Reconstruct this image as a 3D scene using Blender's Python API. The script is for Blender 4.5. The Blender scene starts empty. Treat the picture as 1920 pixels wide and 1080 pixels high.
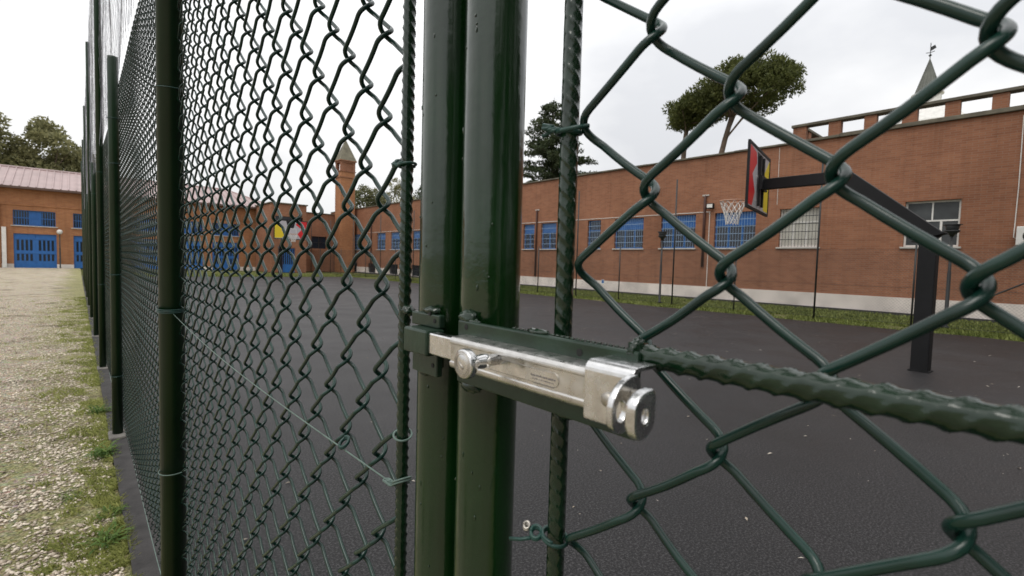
import bpy, math, random
import numpy as np
from mathutils import Matrix, Vector, noise

# ---------------------------------------------------------------- camera, sky, sun, exposure
# world: +Y runs along the fence, +X across the court, camera stands just outside the gate
scene = bpy.context.scene
CAM_H = 1.36
cam_data = bpy.data.cameras.new("camera")
cam = bpy.data.objects.new("camera", cam_data)
scene.collection.objects.link(cam)
cam_data.sensor_width = 36.0
cam_data.lens = 36.0 * 907.0 / 1920.0
cam_data.clip_start = 0.02
cam_data.clip_end = 3000.0
cr = Vector((0.744, -0.667, 0.028)); cf = Vector((0.668, 0.743, -0.052))
cf.normalize(); cr = (cr - cf * cr.dot(cf)).normalized(); cu = cr.cross(cf)
cam.matrix_world = Matrix(((cr.x, cu.x, -cf.x, 0.0), (cr.y, cu.y, -cf.y, 0.0), (cr.z, cu.z, -cf.z, CAM_H), (0, 0, 0, 1)))
cam_data.dof.use_dof = True
cam_data.dof.focus_distance = 0.60
cam_data.dof.aperture_fstop = 15.0
scene.camera = cam

SUN_EL, SUN_AZ = math.radians(58), math.radians(250)     # high veiled sun behind the camera's left shoulder
world = bpy.data.worlds.new("World"); scene.world = world; world.use_nodes = True
wn, wl = world.node_tree.nodes, world.node_tree.links
wn.clear()
wout = wn.new("ShaderNodeOutputWorld"); bg = wn.new("ShaderNodeBackground")
sky = wn.new("ShaderNodeTexSky"); sky.sky_type = 'NISHITA'; sky.sun_disc = False
sky.sun_elevation = SUN_EL; sky.sun_rotation = SUN_AZ; sky.air_density = 1.0; sky.dust_density = 3.0
skm = wn.new("ShaderNodeVectorMath"); skm.operation = 'SCALE'; skm.inputs['Scale'].default_value = 0.1
wl.new(sky.outputs[0], skm.inputs[0])
tc = wn.new("ShaderNodeTexCoord")
mp = wn.new("ShaderNodeMapping"); mp.inputs['Scale'].default_value = (1.0, 1.0, 2.2)
wl.new(tc.outputs['Generated'], mp.inputs[0])
cn = wn.new("ShaderNodeTexNoise"); cn.inputs['Scale'].default_value = 1.7; cn.inputs['Detail'].default_value = 6; cn.inputs['Roughness'].default_value = 0.5
wl.new(mp.outputs[0], cn.inputs['Vector'])
crp = wn.new("ShaderNodeValToRGB")
crp.color_ramp.elements[0].position = 0.36; crp.color_ramp.elements[0].color = (0.73, 0.742, 0.77, 1)
crp.color_ramp.elements[1].position = 0.58; crp.color_ramp.elements[1].color = (1.0, 1.0, 1.0, 1)
wl.new(cn.outputs['Fac'], crp.inputs[0])
sep = wn.new("ShaderNodeSeparateXYZ"); wl.new(tc.outputs['Generated'], sep.inputs[0])
zr = wn.new("ShaderNodeMapRange"); zr.inputs[1].default_value = 0.0; zr.inputs[2].default_value = 1.0
zr.inputs[3].default_value = 0.915; zr.inputs[4].default_value = 1.65      # overcast: brighter towards the zenith
wl.new(sep.outputs['Z'], zr.inputs[0])
cm = wn.new("ShaderNodeVectorMath"); cm.operation = 'SCALE'
wl.new(crp.outputs[0], cm.inputs[0]); wl.new(zr.outputs[0], cm.inputs['Scale'])
mx = wn.new("ShaderNodeMixRGB"); mx.inputs[0].default_value = 0.96
wl.new(skm.outputs[0], mx.inputs[1]); wl.new(cm.outputs[0], mx.inputs[2])
wl.new(mx.outputs[0], bg.inputs['Color']); bg.inputs['Strength'].default_value = 1.0
wl.new(bg.outputs[0], wout.inputs[0])

sun_data = bpy.data.lights.new("sun", 'SUN'); sun_data.energy = 0.9; sun_data.angle = math.radians(25); sun_data.color = (1.0, 0.96, 0.9)
sun = bpy.data.objects.new("sun", sun_data); scene.collection.objects.link(sun)
sd = Vector((math.sin(SUN_AZ) * math.cos(SUN_EL), math.cos(SUN_AZ) * math.cos(SUN_EL), math.sin(SUN_EL)))
sun.rotation_euler = sd.to_track_quat('Z', 'Y').to_euler(); sun.location = sd * 60

vs = scene.view_settings
vs.view_transform = 'Standard'; vs.look = 'None'; vs.exposure = 0.0; vs.gamma = 1.0; vs.use_curve_mapping = False
scene.cycles.max_bounces = 8
scene.cycles.use_denoising = True

random.seed(7); RNG = np.random.default_rng(7)
COL = scene.collection

# ---------------------------------------------------------------- helpers
class MB:
    """collects geometry for one mesh"""
    def __init__(s): s.v = []; s.f = []; s.m = []
    def add(s, vs_, fs_, mi=0):
        o = len(s.v); s.v.extend([tuple(p) for p in vs_]); s.f.extend([tuple(i + o for i in f) for f in fs_]); s.m.extend([mi] * len(fs_)); return s
    def box(s, x0, x1, y0, y1, z0, z1, mi=0):
        if x0 > x1: x0, x1 = x1, x0
        if y0 > y1: y0, y1 = y1, y0
        if z0 > z1: z0, z1 = z1, z0
        v = [(x0,y0,z0),(x1,y0,z0),(x1,y1,z0),(x0,y1,z0),(x0,y0,z1),(x1,y0,z1),(x1,y1,z1),(x0,y1,z1)]
        return s.add(v, [(3,2,1,0),(4,5,6,7),(0,1,5,4),(1,2,6,5),(2,3,7,6),(3,0,4,7)], mi)
    def obox(s, c, ax, ay, az, mi=0):
        """box from centre and three half-axis vectors"""
        c = Vector(c); ax, ay, az = Vector(ax), Vector(ay), Vector(az)
        v = [c + ax*i + ay*j + az*k for k in (-1,1) for i, j in ((-1,-1),(1,-1),(1,1),(-1,1))]
        return s.add(v, [(3,2,1,0),(4,5,6,7),(0,1,5,4),(1,2,6,5),(2,3,7,6),(3,0,4,7)], mi)
    def tube(s, pts, rad, n=8, cap=True, mi=0, closed=False):
        P = [Vector(p) for p in pts]; N = len(P)
        R = rad if isinstance(rad, (list, tuple)) else [rad] * N
        T = []
        for i in range(N):
            a = P[(i-1) % N] if (closed or i > 0) else P[i]; b = P[(i+1) % N] if (closed or i < N-1) else P[i]
            T.append((b - a).normalized())
        ref = Vector((0,0,1)) if abs(T[0].z) < 0.9 else Vector((1,0,0))
        u = (ref - T[0]*ref.dot(T[0])).normalized(); vv = []
        for i in range(N):
            u = u - T[i]*u.dot(T[i])
            u = u.normalized() if u.length > 1e-9 else T[i].orthogonal().normalized()
            w = T[i].cross(u)
            for k in range(n):
                a = 2*math.pi*k/n; vv.append(P[i] + (u*math.cos(a) + w*math.sin(a))*R[i])
        ff = []
        for i in range(N if closed else N-1):
            j = (i+1) % N
            for k in range(n):
                k2 = (k+1) % n; ff.append((i*n+k, i*n+k2, j*n+k2, j*n+k))
        if cap and not closed:
            ff.append(tuple(range(n-1, -1, -1))); ff.append(tuple((N-1)*n + k for k in range(n)))
        return s.add(vv, ff, mi)
    def cyl(s, a, b, r, n=16, mi=0): return s.tube([a, b], r if isinstance(r, (list, tuple)) else [r, r], n, True, mi)
    def lathe(s, prof, c=(0,0,0), n=24, mi=0):
        vv = []; ff = []
        for r, z in prof:
            for k in range(n):
                a = 2*math.pi*k/n; vv.append((c[0]+r*math.cos(a), c[1]+r*math.sin(a), c[2]+z))
        for i in range(len(prof)-1):
            for k in range(n):
                k2 = (k+1) % n; ff.append((i*n+k, i*n+k2, (i+1)*n+k2, (i+1)*n+k))
        ff.append(tuple(range(n-1,-1,-1))); ff.append(tuple((len(prof)-1)*n+k for k in range(n)))
        return s.add(vv, ff, mi)
    def prism(s, poly, fn, t0, t1, mi=0):
        """extrude a 2-D polygon; fn(u, v, t) gives the point"""
        n = len(poly)
        vv = [fn(u, v, t0) for u, v in poly] + [fn(u, v, t1) for u, v in poly]
        ff = [tuple(range(n-1,-1,-1)), tuple(range(n, 2*n))] + [(i, (i+1) % n, n+(i+1) % n, n+i) for i in range(n)]
        return s.add(vv, ff, mi)
    def mesh(s, name, smooth=False):
        me = bpy.data.meshes.new(name); me.from_pydata(s.v, [], s.f); me.update()
        if any(s.m): me.polygons.foreach_set('material_index', s.m)
        if smooth: me.polygons.foreach_set('use_smooth', [True]*len(s.f))
        return me
    def build(s, name, mats, parent=None, smooth=False, bevel=0, fix=False):
        me = s.mesh(name, smooth)
        if fix:
            import bmesh
            bm = bmesh.new(); bm.from_mesh(me); bmesh.ops.recalc_face_normals(bm, faces=bm.faces); bm.to_mesh(me); bm.free()
        return link(name, me, mats, parent, bevel)

def link(name, me, mats, parent=None, bevel=0):
    if not isinstance(mats, (list, tuple)): mats = [mats]
    if not me.materials:
        for m in mats: me.materials.append(m)
    o = bpy.data.objects.new(name, me); COL.objects.link(o)
    if parent is not None: o.parent = parent
    if bevel:
        b = o.modifiers.new("bevel", 'BEVEL'); b.width = bevel; b.segments = 2; b.limit_method = 'ANGLE'; b.angle_limit = math.radians(40)
    return o

def np_mesh(name, V, F, mats, parent=None):
    """fast mesh of triangles or quads from arrays"""
    me = bpy.data.meshes.new(name); k = F.shape[1]
    me.vertices.add(len(V)); me.vertices.foreach_set('co', np.ascontiguousarray(V, dtype=np.float32).ravel())
    me.loops.add(F.size); me.loops.foreach_set('vertex_index', np.ascontiguousarray(F, dtype=np.int32).ravel())
    me.polygons.add(len(F)); me.polygons.foreach_set('loop_start', np.arange(len(F), dtype=np.int32)*k)
    me.update(calc_edges=True); me.validate()
    return link(name, me, mats, parent)

def tag(o, label=None, cat=None, group=None, kind=None):
    if label: o['label'] = label
    if cat: o['category'] = cat
    if group: o['group'] = group
    if kind: o['kind'] = kind
    return o
def thing(name, label, cat, loc=(0,0,0), group=None, rz=0.0):
    o = bpy.data.objects.new(name, None); COL.objects.link(o); o.location = loc; o.rotation_euler = (0,0,rz); o.empty_display_size = 0.2
    return tag(o, label, cat, group)
def copy_tree(o, parent=None):
    c = o.copy(); COL.objects.link(c); c.parent = parent
    for ch in list(o.children): copy_tree(ch, c)
    return c

# ---------------------------------------------------------------- materials
def mat(name, base=(0.5,0.5,0.5), rough=0.6, metal=0.0, spec=0.5, var=0.0, vscale=6.0, bump=0.0, bscale=40.0, bdist=0.002, coat=0.0, rvar=0.0, rscale=20.0):
    m = bpy.data.materials.new(name); m.use_nodes = True
    n, l = m.node_tree.nodes, m.node_tree.links; b = n['Principled BSDF']
    b.inputs['Base Color'].default_value = (*base, 1); b.inputs['Roughness'].default_value = rough
    b.inputs['Metallic'].default_value = metal; b.inputs['Specular IOR Level'].default_value = spec
    b.inputs['Coat Weight'].default_value = coat; b.inputs['Coat Roughness'].default_value = 0.12
    t = n.new("ShaderNodeTexCoord")
    if var > 0:
        ns = n.new("ShaderNodeTexNoise"); ns.inputs['Scale'].default_value = vscale; ns.inputs['Detail'].default_value = 6
        l.new(t.outputs['Object'], ns.inputs['Vector'])
        mr = n.new("ShaderNodeMapRange"); mr.inputs[1].default_value = 0.3; mr.inputs[2].default_value = 0.7
        mr.inputs[3].default_value = 1 - var; mr.inputs[4].default_value = 1 + var
        l.new(ns.outputs['Fac'], mr.inputs[0])
        vm = n.new("ShaderNodeVectorMath"); vm.operation = 'SCALE'; vm.inputs[0].default_value = base
        l.new(mr.outputs[0], vm.inputs['Scale']); l.new(vm.outputs[0], b.inputs['Base Color'])
    if rvar > 0:
        nr_ = n.new("ShaderNodeTexNoise"); nr_.inputs['Scale'].default_value = rscale; nr_.inputs['Detail'].default_value = 8; nr_.inputs['Roughness'].default_value = 0.7
        l.new(t.outputs['Object'], nr_.inputs['Vector'])
        m2 = n.new("ShaderNodeMapRange"); m2.inputs[1].default_value = 0.35; m2.inputs[2].default_value = 0.68; m2.inputs[3].default_value = rough*(1 - rvar*.5); m2.inputs[4].default_value = min(1.0, rough*(1 + rvar))
        l.new(nr_.outputs['Fac'], m2.inputs[0]); l.new(m2.outputs[0], b.inputs['Roughness'])
    if bump > 0:
        nb = n.new("ShaderNodeTexNoise"); nb.inputs['Scale'].default_value = bscale; nb.inputs['Detail'].default_value = 4
        l.new(t.outputs['Object'], nb.inputs['Vector'])
        bp = n.new("ShaderNodeBump"); bp.inputs['Strength'].default_value = bump; bp.inputs['Distance'].default_value = bdist
        l.new(nb.outputs['Fac'], bp.inputs['Height']); l.new(bp.outputs[0], b.inputs['Normal'])
    return m

def ramp(n, l, fac, stops):
    r = n.new("ShaderNodeValToRGB"); e = r.color_ramp.elements
    while len(e) < len(stops): e.new(0.5)
    for i, (p, c) in enumerate(stops): e[i].position = p; e[i].color = (*c, 1)
    l.new(fac, r.inputs[0]); return r.outputs[0]
def noise_node(n, l, vec, scale, detail=5, rough=0.55):
    t = n.new("ShaderNodeTexNoise"); t.inputs['Scale'].default_value = scale; t.inputs['Detail'].default_value = detail; t.inputs['Roughness'].default_value = rough
    l.new(vec, t.inputs['Vector']); return t.outputs['Fac']
def mixc(n, l, fac, a, b, mode='MIX'):
    x = n.new("ShaderNodeMixRGB"); x.blend_type = mode
    if isinstance(fac, float): x.inputs[0].default_value = fac
    else: l.new(fac, x.inputs[0])
    for i, c in ((1, a), (2, b)):
        if isinstance(c, tuple): x.inputs[i].default_value = (*c, 1)
        else: l.new(c, x.inputs[i])
    return x.outputs[0]

def brick_material(name, c1, c2, mortar):
    m = bpy.data.materials.new(name); m.use_nodes = True
    n, l = m.node_tree.nodes, m.node_tree.links; b = n['Principled BSDF']; b.inputs['Roughness'].default_value = 0.85
    b.inputs['Specular IOR Level'].default_value = 0.25
    g = n.new("ShaderNodeNewGeometry"); s = n.new("ShaderNodeSeparateXYZ"); l.new(g.outputs['Position'], s.inputs[0])
    ad = n.new("ShaderNodeMath"); ad.operation = 'ADD'; l.new(s.outputs['X'], ad.inputs[0]); l.new(s.outputs['Y'], ad.inputs[1])
    cv = n.new("ShaderNodeCombineXYZ"); l.new(ad.outputs[0], cv.inputs[0]); l.new(s.outputs['Z'], cv.inputs[1])
    bt = n.new("ShaderNodeTexBrick"); l.new(cv.outputs[0], bt.inputs['Vector'])
    bt.inputs['Scale'].default_value = 1.0; bt.inputs['Brick Width'].default_value = 0.265; bt.inputs['Row Height'].default_value = 0.07
    bt.inputs['Mortar Size'].default_value = 0.006; bt.inputs['Mortar Smooth'].default_value = 0.2; bt.inputs['Bias'].default_value = 0.0
    bt.inputs['Color1'].default_value = (*c1, 1); bt.inputs['Color2'].default_value = (*c2, 1); bt.inputs['Mortar'].default_value = (*mortar, 1)
    big = noise_node(n, l, cv.outputs[0], 0.35, 6, 0.6)
    sc = n.new("ShaderNodeVectorMath"); sc.operation = 'MULTIPLY'; sc.inputs[1].default_value = (0.25, 2.2, 1); l.new(cv.outputs[0], sc.inputs[0])
    band = noise_node(n, l, sc.outputs[0], 0.9, 4, 0.6)
    k1 = ramp(n, l, big, [(0.3, (0.78, 0.76, 0.74)), (0.7, (1.15, 1.13, 1.1))])
    k2 = ramp(n, l, band, [(0.3, (0.96, 0.955, 0.95)), (0.7, (1.03, 1.03, 1.03))])
    c = mixc(n, l, 1.0, bt.outputs['Color'], k1, 'MULTIPLY'); c = mixc(n, l, 1.0, c, k2, 'MULTIPLY')
    sp = n.new("ShaderNodeVectorMath"); sp.operation = 'MULTIPLY'; sp.inputs[1].default_value = (3.5, 0.18, 1); l.new(cv.outputs[0], sp.inputs[0])
    streak = noise_node(n, l, sp.outputs[0], 1.2, 5, 0.65)
    k3 = ramp(n, l, streak, [(0.33, (0.8, 0.79, 0.78)), (0.5, (1, 1, 1))])
    c = mixc(n, l, 0.7, c, mixc(n, l, 1.0, c, k3, 'MULTIPLY'))
    l.new(c, b.inputs['Base Color'])
    bp = n.new("ShaderNodeBump"); bp.inputs['Strength'].default_value = 0.5; bp.inputs['Distance'].default_value = 0.006; bp.invert = True
    l.new(bt.outputs['Fac'], bp.inputs['Height']); l.new(bp.outputs[0], b.inputs['Normal'])
    return m

def leaf_material(name, dark, light, scale=0.6, rough=0.55, trans=0.35):
    m = bpy.data.materials.new(name); m.use_nodes = True
    n, l = m.node_tree.nodes, m.node_tree.links; b = n['Principled BSDF']; b.inputs['Roughness'].default_value = rough
    b.inputs['Specular IOR Level'].default_value = 0.2
    g = n.new("ShaderNodeNewGeometry"); f = noise_node(n, l, g.outputs['Position'], scale, 3)
    mr = n.new("ShaderNodeMath"); mr.operation = 'MULTIPLY_ADD'; mr.inputs[1].default_value = 0.45
    l.new(g.outputs['Random Per Island'], mr.inputs[0])
    ms = n.new("ShaderNodeMath"); ms.operation = 'MULTIPLY'; ms.inputs[1].default_value = 0.55; l.new(f, ms.inputs[0]); l.new(ms.outputs[0], mr.inputs[2])
    l.new(ramp(n, l, mr.outputs[0], [(0.25, dark), (0.75, light)]), b.inputs['Base Color'])
    tr = n.new("ShaderNodeBsdfTranslucent"); ms2 = n.new("ShaderNodeMixShader"); ms2.inputs[0].default_value = trans
    l.new(b.inputs['Base Color'].links[0].from_socket, tr.inputs['Color']); l.new(b.outputs[0], ms2.inputs[1]); l.new(tr.outputs[0], ms2.inputs[2])
    l.new(ms2.outputs[0], n['Material Output'].inputs['Surface'])
    return m

M = {}
M['paint'] = mat('green_gloss_paint', (0.004, 0.023, 0.0045), 0.15, spec=0.55, var=0.35, vscale=9, bump=0.4, bscale=60, bdist=0.0016, coat=0.4, rvar=0.8, rscale=25)
M['paint_rebar'] = mat('green_paint_on_rebar', (0.005, 0.020, 0.008), 0.15, spec=0.5, var=0.3, vscale=40, bump=0.5, bscale=260, bdist=0.0006, coat=0.2)
M['post'] = mat('dark_green_plastic_coat', (0.003, 0.022, 0.005), 0.33, var=0.3, vscale=4, bump=0.12, bscale=90, bdist=0.001)
M['wire'] = mat('dark_green_plastic_wire', (0.0055, 0.029, 0.021), 0.24, spec=0.48, var=0.35, vscale=30, bump=0.12, bscale=300, bdist=0.0004)
M['tie'] = mat('pale_green_tie_wire', (0.11, 0.165, 0.14), 0.45, var=0.3, vscale=60)
M['tie_dark'] = mat('dark_green_tie_wire', (0.012, 0.05, 0.04), 0.4, var=0.3, vscale=60)
M['net'] = mat('grey_nylon_net', (0.26, 0.26, 0.29), 0.8)
M['steel'] = mat('brushed_steel', (0.66, 0.645, 0.62), 0.30, metal=1.0, var=0.16, vscale=90, bump=0.06, bscale=400, bdist=0.0003, rvar=0.6, rscale=160)
M['chrome'] = mat('polished_steel', (0.74, 0.735, 0.73), 0.20, metal=1.0, var=0.12, vscale=120, bump=0.05, bscale=220, bdist=0.0003, rvar=0.9, rscale=140)
M['dull_steel'] = mat('dull_scratched_steel', (0.50, 0.47, 0.42), 0.42, metal=1.0, var=0.25, vscale=300)
M['hole'] = mat('dark_bolt_hole', (0.006, 0.007, 0.006), 0.7)
M['ink'] = mat('grey_stamped_ink', (0.13, 0.12, 0.12), 0.6)
M['latch_plate'] = mat('green_paint_on_plate', (0.011, 0.030, 0.017), 0.3, spec=0.5, var=0.3, vscale=45, bump=0.35, bscale=220, bdist=0.0007)
M['brick'] = brick_material('red_brick', (0.325, 0.146, 0.083), (0.262, 0.112, 0.064), (0.285, 0.195, 0.145))
M['brick_pale'] = brick_material('orange_brick', (0.43, 0.195, 0.09), (0.35, 0.15, 0.072), (0.35, 0.23, 0.15))
M['plinth'] = mat('pale_plinth_render', (0.70, 0.63, 0.58), 0.85, var=0.22, vscale=1.3, bump=0.3, bscale=30, bdist=0.004)
M['coping'] = mat('weathered_coping', (0.13, 0.115, 0.085), 0.9, var=0.4, vscale=2.5, bump=0.3, bscale=25, bdist=0.01)
M['blue'] = mat('blue_window_paint', (0.020, 0.130, 0.40), 0.45, var=0.12, vscale=5)
M['blue_bar'] = mat('pale_blue_bar_paint', (0.26, 0.36, 0.50), 0.5)
M['dark_glass'] = mat('dark_window_glass', (0.012, 0.018, 0.028), 0.12, spec=0.6)
M['grey_glass'] = mat('curtained_window_glass', (0.065, 0.07, 0.072), 0.25, spec=0.25, var=0.25, vscale=2)
M['white'] = mat('white_paint', (0.72, 0.70, 0.66), 0.55, var=0.1, vscale=4)
M['blind'] = mat('cream_roller_blind', (0.56, 0.54, 0.48), 0.8, var=0.08, vscale=3)
M['sill'] = mat('pale_stone_sill', (0.50, 0.47, 0.43), 0.8, var=0.15, vscale=5)
M['black'] = mat('black_powder_coat', (0.008, 0.008, 0.009), 0.6, spec=0.3, var=0.3, vscale=4)
M['iron'] = mat('dark_iron', (0.020, 0.022, 0.022), 0.5)
M['rust'] = mat('brown_drain_pipe', (0.075, 0.032, 0.024), 0.6, var=0.3, vscale=4)
M['roof'] = mat('faded_red_roof_sheet', (0.40, 0.30, 0.29), 0.5, var=0.14, vscale=0.9)
M['gutter'] = mat('brown_gutter', (0.11, 0.065, 0.05), 0.55, var=0.2, vscale=2)
M['concrete'] = mat('grey_concrete', (0.15, 0.14, 0.125), 0.9, var=0.3, vscale=9, bump=0.5, bscale=60, bdist=0.004)
M['lead'] = mat('grey_green_spire_sheet', (0.125, 0.13, 0.11), 0.5, var=0.3, vscale=1.2)
M['tower_roof'] = mat('mossy_tower_roof', (0.17, 0.155, 0.11), 0.85, var=0.35, vscale=2)
M['red'] = mat('red_board_print', (0.62, 0.015, 0.022), 0.4)
M['yellow'] = mat('yellow_board_print', (0.74, 0.56, 0.02), 0.4)
M['board'] = mat('pale_grey_board', (0.46, 0.44, 0.46), 0.4, var=0.06, vscale=3)
M['orange'] = mat('pale_orange_rim', (0.46, 0.25, 0.16), 0.5)
M['string'] = mat('white_net_string', (0.72, 0.70, 0.66), 0.8)
M['bark'] = mat('grey_brown_bark', (0.13, 0.095, 0.07), 0.9, var=0.35, vscale=3, bump=0.6, bscale=12, bdist=0.03)
M['bark_light'] = mat('pale_limb_bark', (0.19, 0.15, 0.12), 0.9, var=0.35, vscale=3, bump=0.6, bscale=12, bdist=0.03)
M['pine'] = leaf_material('stone_pine_needles', (0.050, 0.066, 0.018), (0.170, 0.185, 0.062), 0.8)
M['cedar'] = leaf_material('cedar_needles', (0.022, 0.036, 0.018), (0.085, 0.105, 0.045), 0.8)
M['olive_leaf'] = leaf_material('olive_green_leaves', (0.125, 0.130, 0.058), (0.36, 0.34, 0.175), 0.5)
M['pale_leaf'] = leaf_material('pale_green_leaves', (0.075, 0.085, 0.035), (0.24, 0.235, 0.12), 0.5)
M['grass'] = leaf_material('grass_blades', (0.15, 0.18, 0.045), (0.46, 0.47, 0.16), 2.0, 0.6)
M['turf_grass'] = leaf_material('turf_blades', (0.075, 0.105, 0.025), (0.26, 0.29, 0.085), 1.2, 0.6)
M['weed'] = leaf_material('weed_leaves', (0.05, 0.11, 0.02), (0.17, 0.26, 0.06), 6.0, 0.5)
M['pebble'] = leaf_material('pebble_stone', (0.26, 0.205, 0.15), (0.90, 0.80, 0.66), 3.0, 0.85, 0.0)
M['dry_leaf'] = leaf_material('dry_fallen_leaf', (0.30, 0.24, 0.17), (0.68, 0.63, 0.55), 4.0, 0.7, 0.1)

def ground_material(name, kind):
    m = bpy.data.materials.new(name); m.use_nodes = True
    n, l = m.node_tree.nodes, m.node_tree.links; b = n['Principled BSDF']
    g = n.new("ShaderNodeNewGeometry"); P = g.outputs['Position']
    def bumpy(h, strength, dist):
        bp = n.new("ShaderNodeBump"); bp.inputs['Strength'].default_value = strength; bp.inputs['Distance'].default_value = dist
        l.new(h, bp.inputs['Height']); l.new(bp.outputs[0], b.inputs['Normal'])
    if kind == 'asphalt':
        fine = noise_node(n, l, P, 85, 3, 0.85); mid = noise_node(n, l, P, 1.1, 6, 0.6); big = noise_node(n, l, P, 0.16, 5, 0.6)
        c = ramp(n, l, fine, [(0.38, (0.002, 0.0020, 0.0021)), (0.5, (0.0100, 0.0098, 0.0102)), (0.62, (0.066, 0.064, 0.066))])
        c = mixc(n, l, 1.0, c, ramp(n, l, mid, [(0.3, (0.75, 0.75, 0.75)), (0.7, (1.28, 1.26, 1.25))]), 'MULTIPLY')
        c = mixc(n, l, 1.0, c, ramp(n, l, big, [(0.32, (0.78, 0.78, 0.79)), (0.68, (1.26, 1.22, 1.22))]), 'MULTIPLY')
        # paving lanes laid along the court with slightly uneven seams
        s = n.new("ShaderNodeSeparateXYZ"); l.new(P, s.inputs[0])
        wob = noise_node(n, l, P, 0.8, 2)
        a = n.new("ShaderNodeMath"); a.operation = 'MULTIPLY_ADD'; a.inputs[1].default_value = 0.12; l.new(wob, a.inputs[0]); l.new(s.outputs['X'], a.inputs[2])
        d = n.new("ShaderNodeMath"); d.operation = 'DIVIDE'; d.inputs[1].default_value = 2.9; l.new(a.outputs[0], d.inputs[0])
        fr = n.new("ShaderNodeMath"); fr.operation = 'FRACT'; l.new(d.outputs[0], fr.inputs[0])
        seam = ramp(n, l, fr.outputs[0], [(0.0, (0.55, 0.55, 0.55)), (0.012, (1, 1, 1)), (0.9, (1, 1, 1)), (1.0, (1.08, 1.08, 1.08))])
        c = mixc(n, l, 0.8, c, mixc(n, l, 1.0, c, seam, 'MULTIPLY'))
        l.new(c, b.inputs['Base Color'])
        l.new(ramp(n, l, mid, [(0.3, (0.42, 0.42, 0.42)), (0.7, (0.56, 0.56, 0.56))]), b.inputs['Roughness'])
        b.inputs['Specular IOR Level'].default_value = 0.24
        bumpy(fine, 0.35, 0.003)
    elif kind == 'gravel':
        vor = n.new("ShaderNodeTexVoronoi"); vor.inputs['Scale'].default_value = 46; l.new(P, vor.inputs['Vector'])
        stone = noise_node(n, l, P, 75, 4, 0.8)
        c = ramp(n, l, stone, [(0.36, (0.11, 0.082, 0.055)), (0.47, (0.46, 0.385, 0.285)), (0.62, (0.86, 0.77, 0.63))])
        c = mixc(n, l, 0.35, c, mixc(n, l, 1.0, c, vor.outputs['Color'], 'MULTIPLY'))
        # soil and moss: patches of their own, thicker along the kerb
        s = n.new("ShaderNodeSeparateXYZ"); l.new(P, s.inputs[0])
        pt = noise_node(n, l, P, 2.3, 7, 0.65); pt2 = noise_node(n, l, P, 0.5, 5, 0.6)
        edge = n.new("ShaderNodeMapRange"); edge.inputs[1].default_value = -0.75; edge.inputs[2].default_value = 0.1; edge.inputs[3].default_value = 0.0; edge.inputs[4].default_value = 0.36
        l.new(s.outputs['X'], edge.inputs[0])
        sm = n.new("ShaderNodeMath"); sm.operation = 'ADD'; l.new(pt, sm.inputs[0]); l.new(edge.outputs[0], sm.inputs[1])
        sm2 = n.new("ShaderNodeMath"); sm2.operation = 'MULTIPLY_ADD'; sm2.inputs[1].default_value = 0.5; l.new(pt2, sm2.inputs[0]); l.new(sm.outputs[0], sm2.inputs[2])
        moss = ramp(n, l, sm2.outputs[0], [(0.80, (0, 0, 0)), (1.02, (0.8, 0.8, 0.8))])
        fine = noise_node(n, l, P, 90, 3)
        c = mixc(n, l, moss, c, ramp(n, l, fine, [(0.36, (0.08, 0.09, 0.025)), (0.5, (0.24, 0.245, 0.08)), (0.64, (0.50, 0.46, 0.24))]))
        pit_shade = ramp(n, l, noise_node(n, l, P, 17, 4, 0.6), [(0.30, (0.8, 0.8, 0.8)), (0.40, (0, 0, 0))])
        c = mixc(n, l, pit_shade, c, (0.05, 0.038, 0.026))  # shade of small hollows painted into the gravel colour, in a soil brown
        soil = ramp(n, l, noise_node(n, l, P, 1.4, 7, 0.7), [(0.55, (0, 0, 0)), (0.66, (0.8, 0.8, 0.8))])
        c = mixc(n, l, soil, c, (0.085, 0.066, 0.046))
        l.new(c, b.inputs['Base Color']); b.inputs['Roughness'].default_value = 0.95; b.inputs['Specular IOR Level'].default_value = 0.15
        bumpy(stone, 0.9, 0.02)
    else:
        f = noise_node(n, l, P, 30, 5, 0.7); big = noise_node(n, l, P, 0.7, 5, 0.6)
        c = ramp(n, l, f, [(0.3, (0.045, 0.058, 0.016)), (0.7, (0.16, 0.175, 0.05))])
        c = mixc(n, l, ramp(n, l, big, [(0.5, (0, 0, 0)), (0.68, (0.7, 0.7, 0.7))]), c, (0.20, 0.165, 0.10))
        l.new(c, b.inputs['Base Color']); b.inputs['Roughness'].default_value = 0.95; b.inputs['Specular IOR Level'].default_value = 0.15
        bumpy(f, 0.9, 0.03)
    return m
M['asphalt'] = ground_material('court_asphalt', 'asphalt')
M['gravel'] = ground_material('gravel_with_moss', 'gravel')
M['turf'] = ground_material('rough_turf', 'turf')
M['kerb'] = mat('dark_tarred_kerb', (0.042, 0.039, 0.038), 0.9, var=0.35, vscale=14, bump=0.8, bscale=120, bdist=0.004)

# ---------------------------------------------------------------- the ground
def sheet(name, x0, x1, y0, y1, z, m):
    return tag(MB().add([(x0,y0,z),(x1,y0,z),(x1,y1,z),(x0,y1,z)], [(0,1,2,3)]).build(name, m), kind='structure')
sheet('ground', -900, 900, -900, 900, -0.03, M['turf'])

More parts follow.
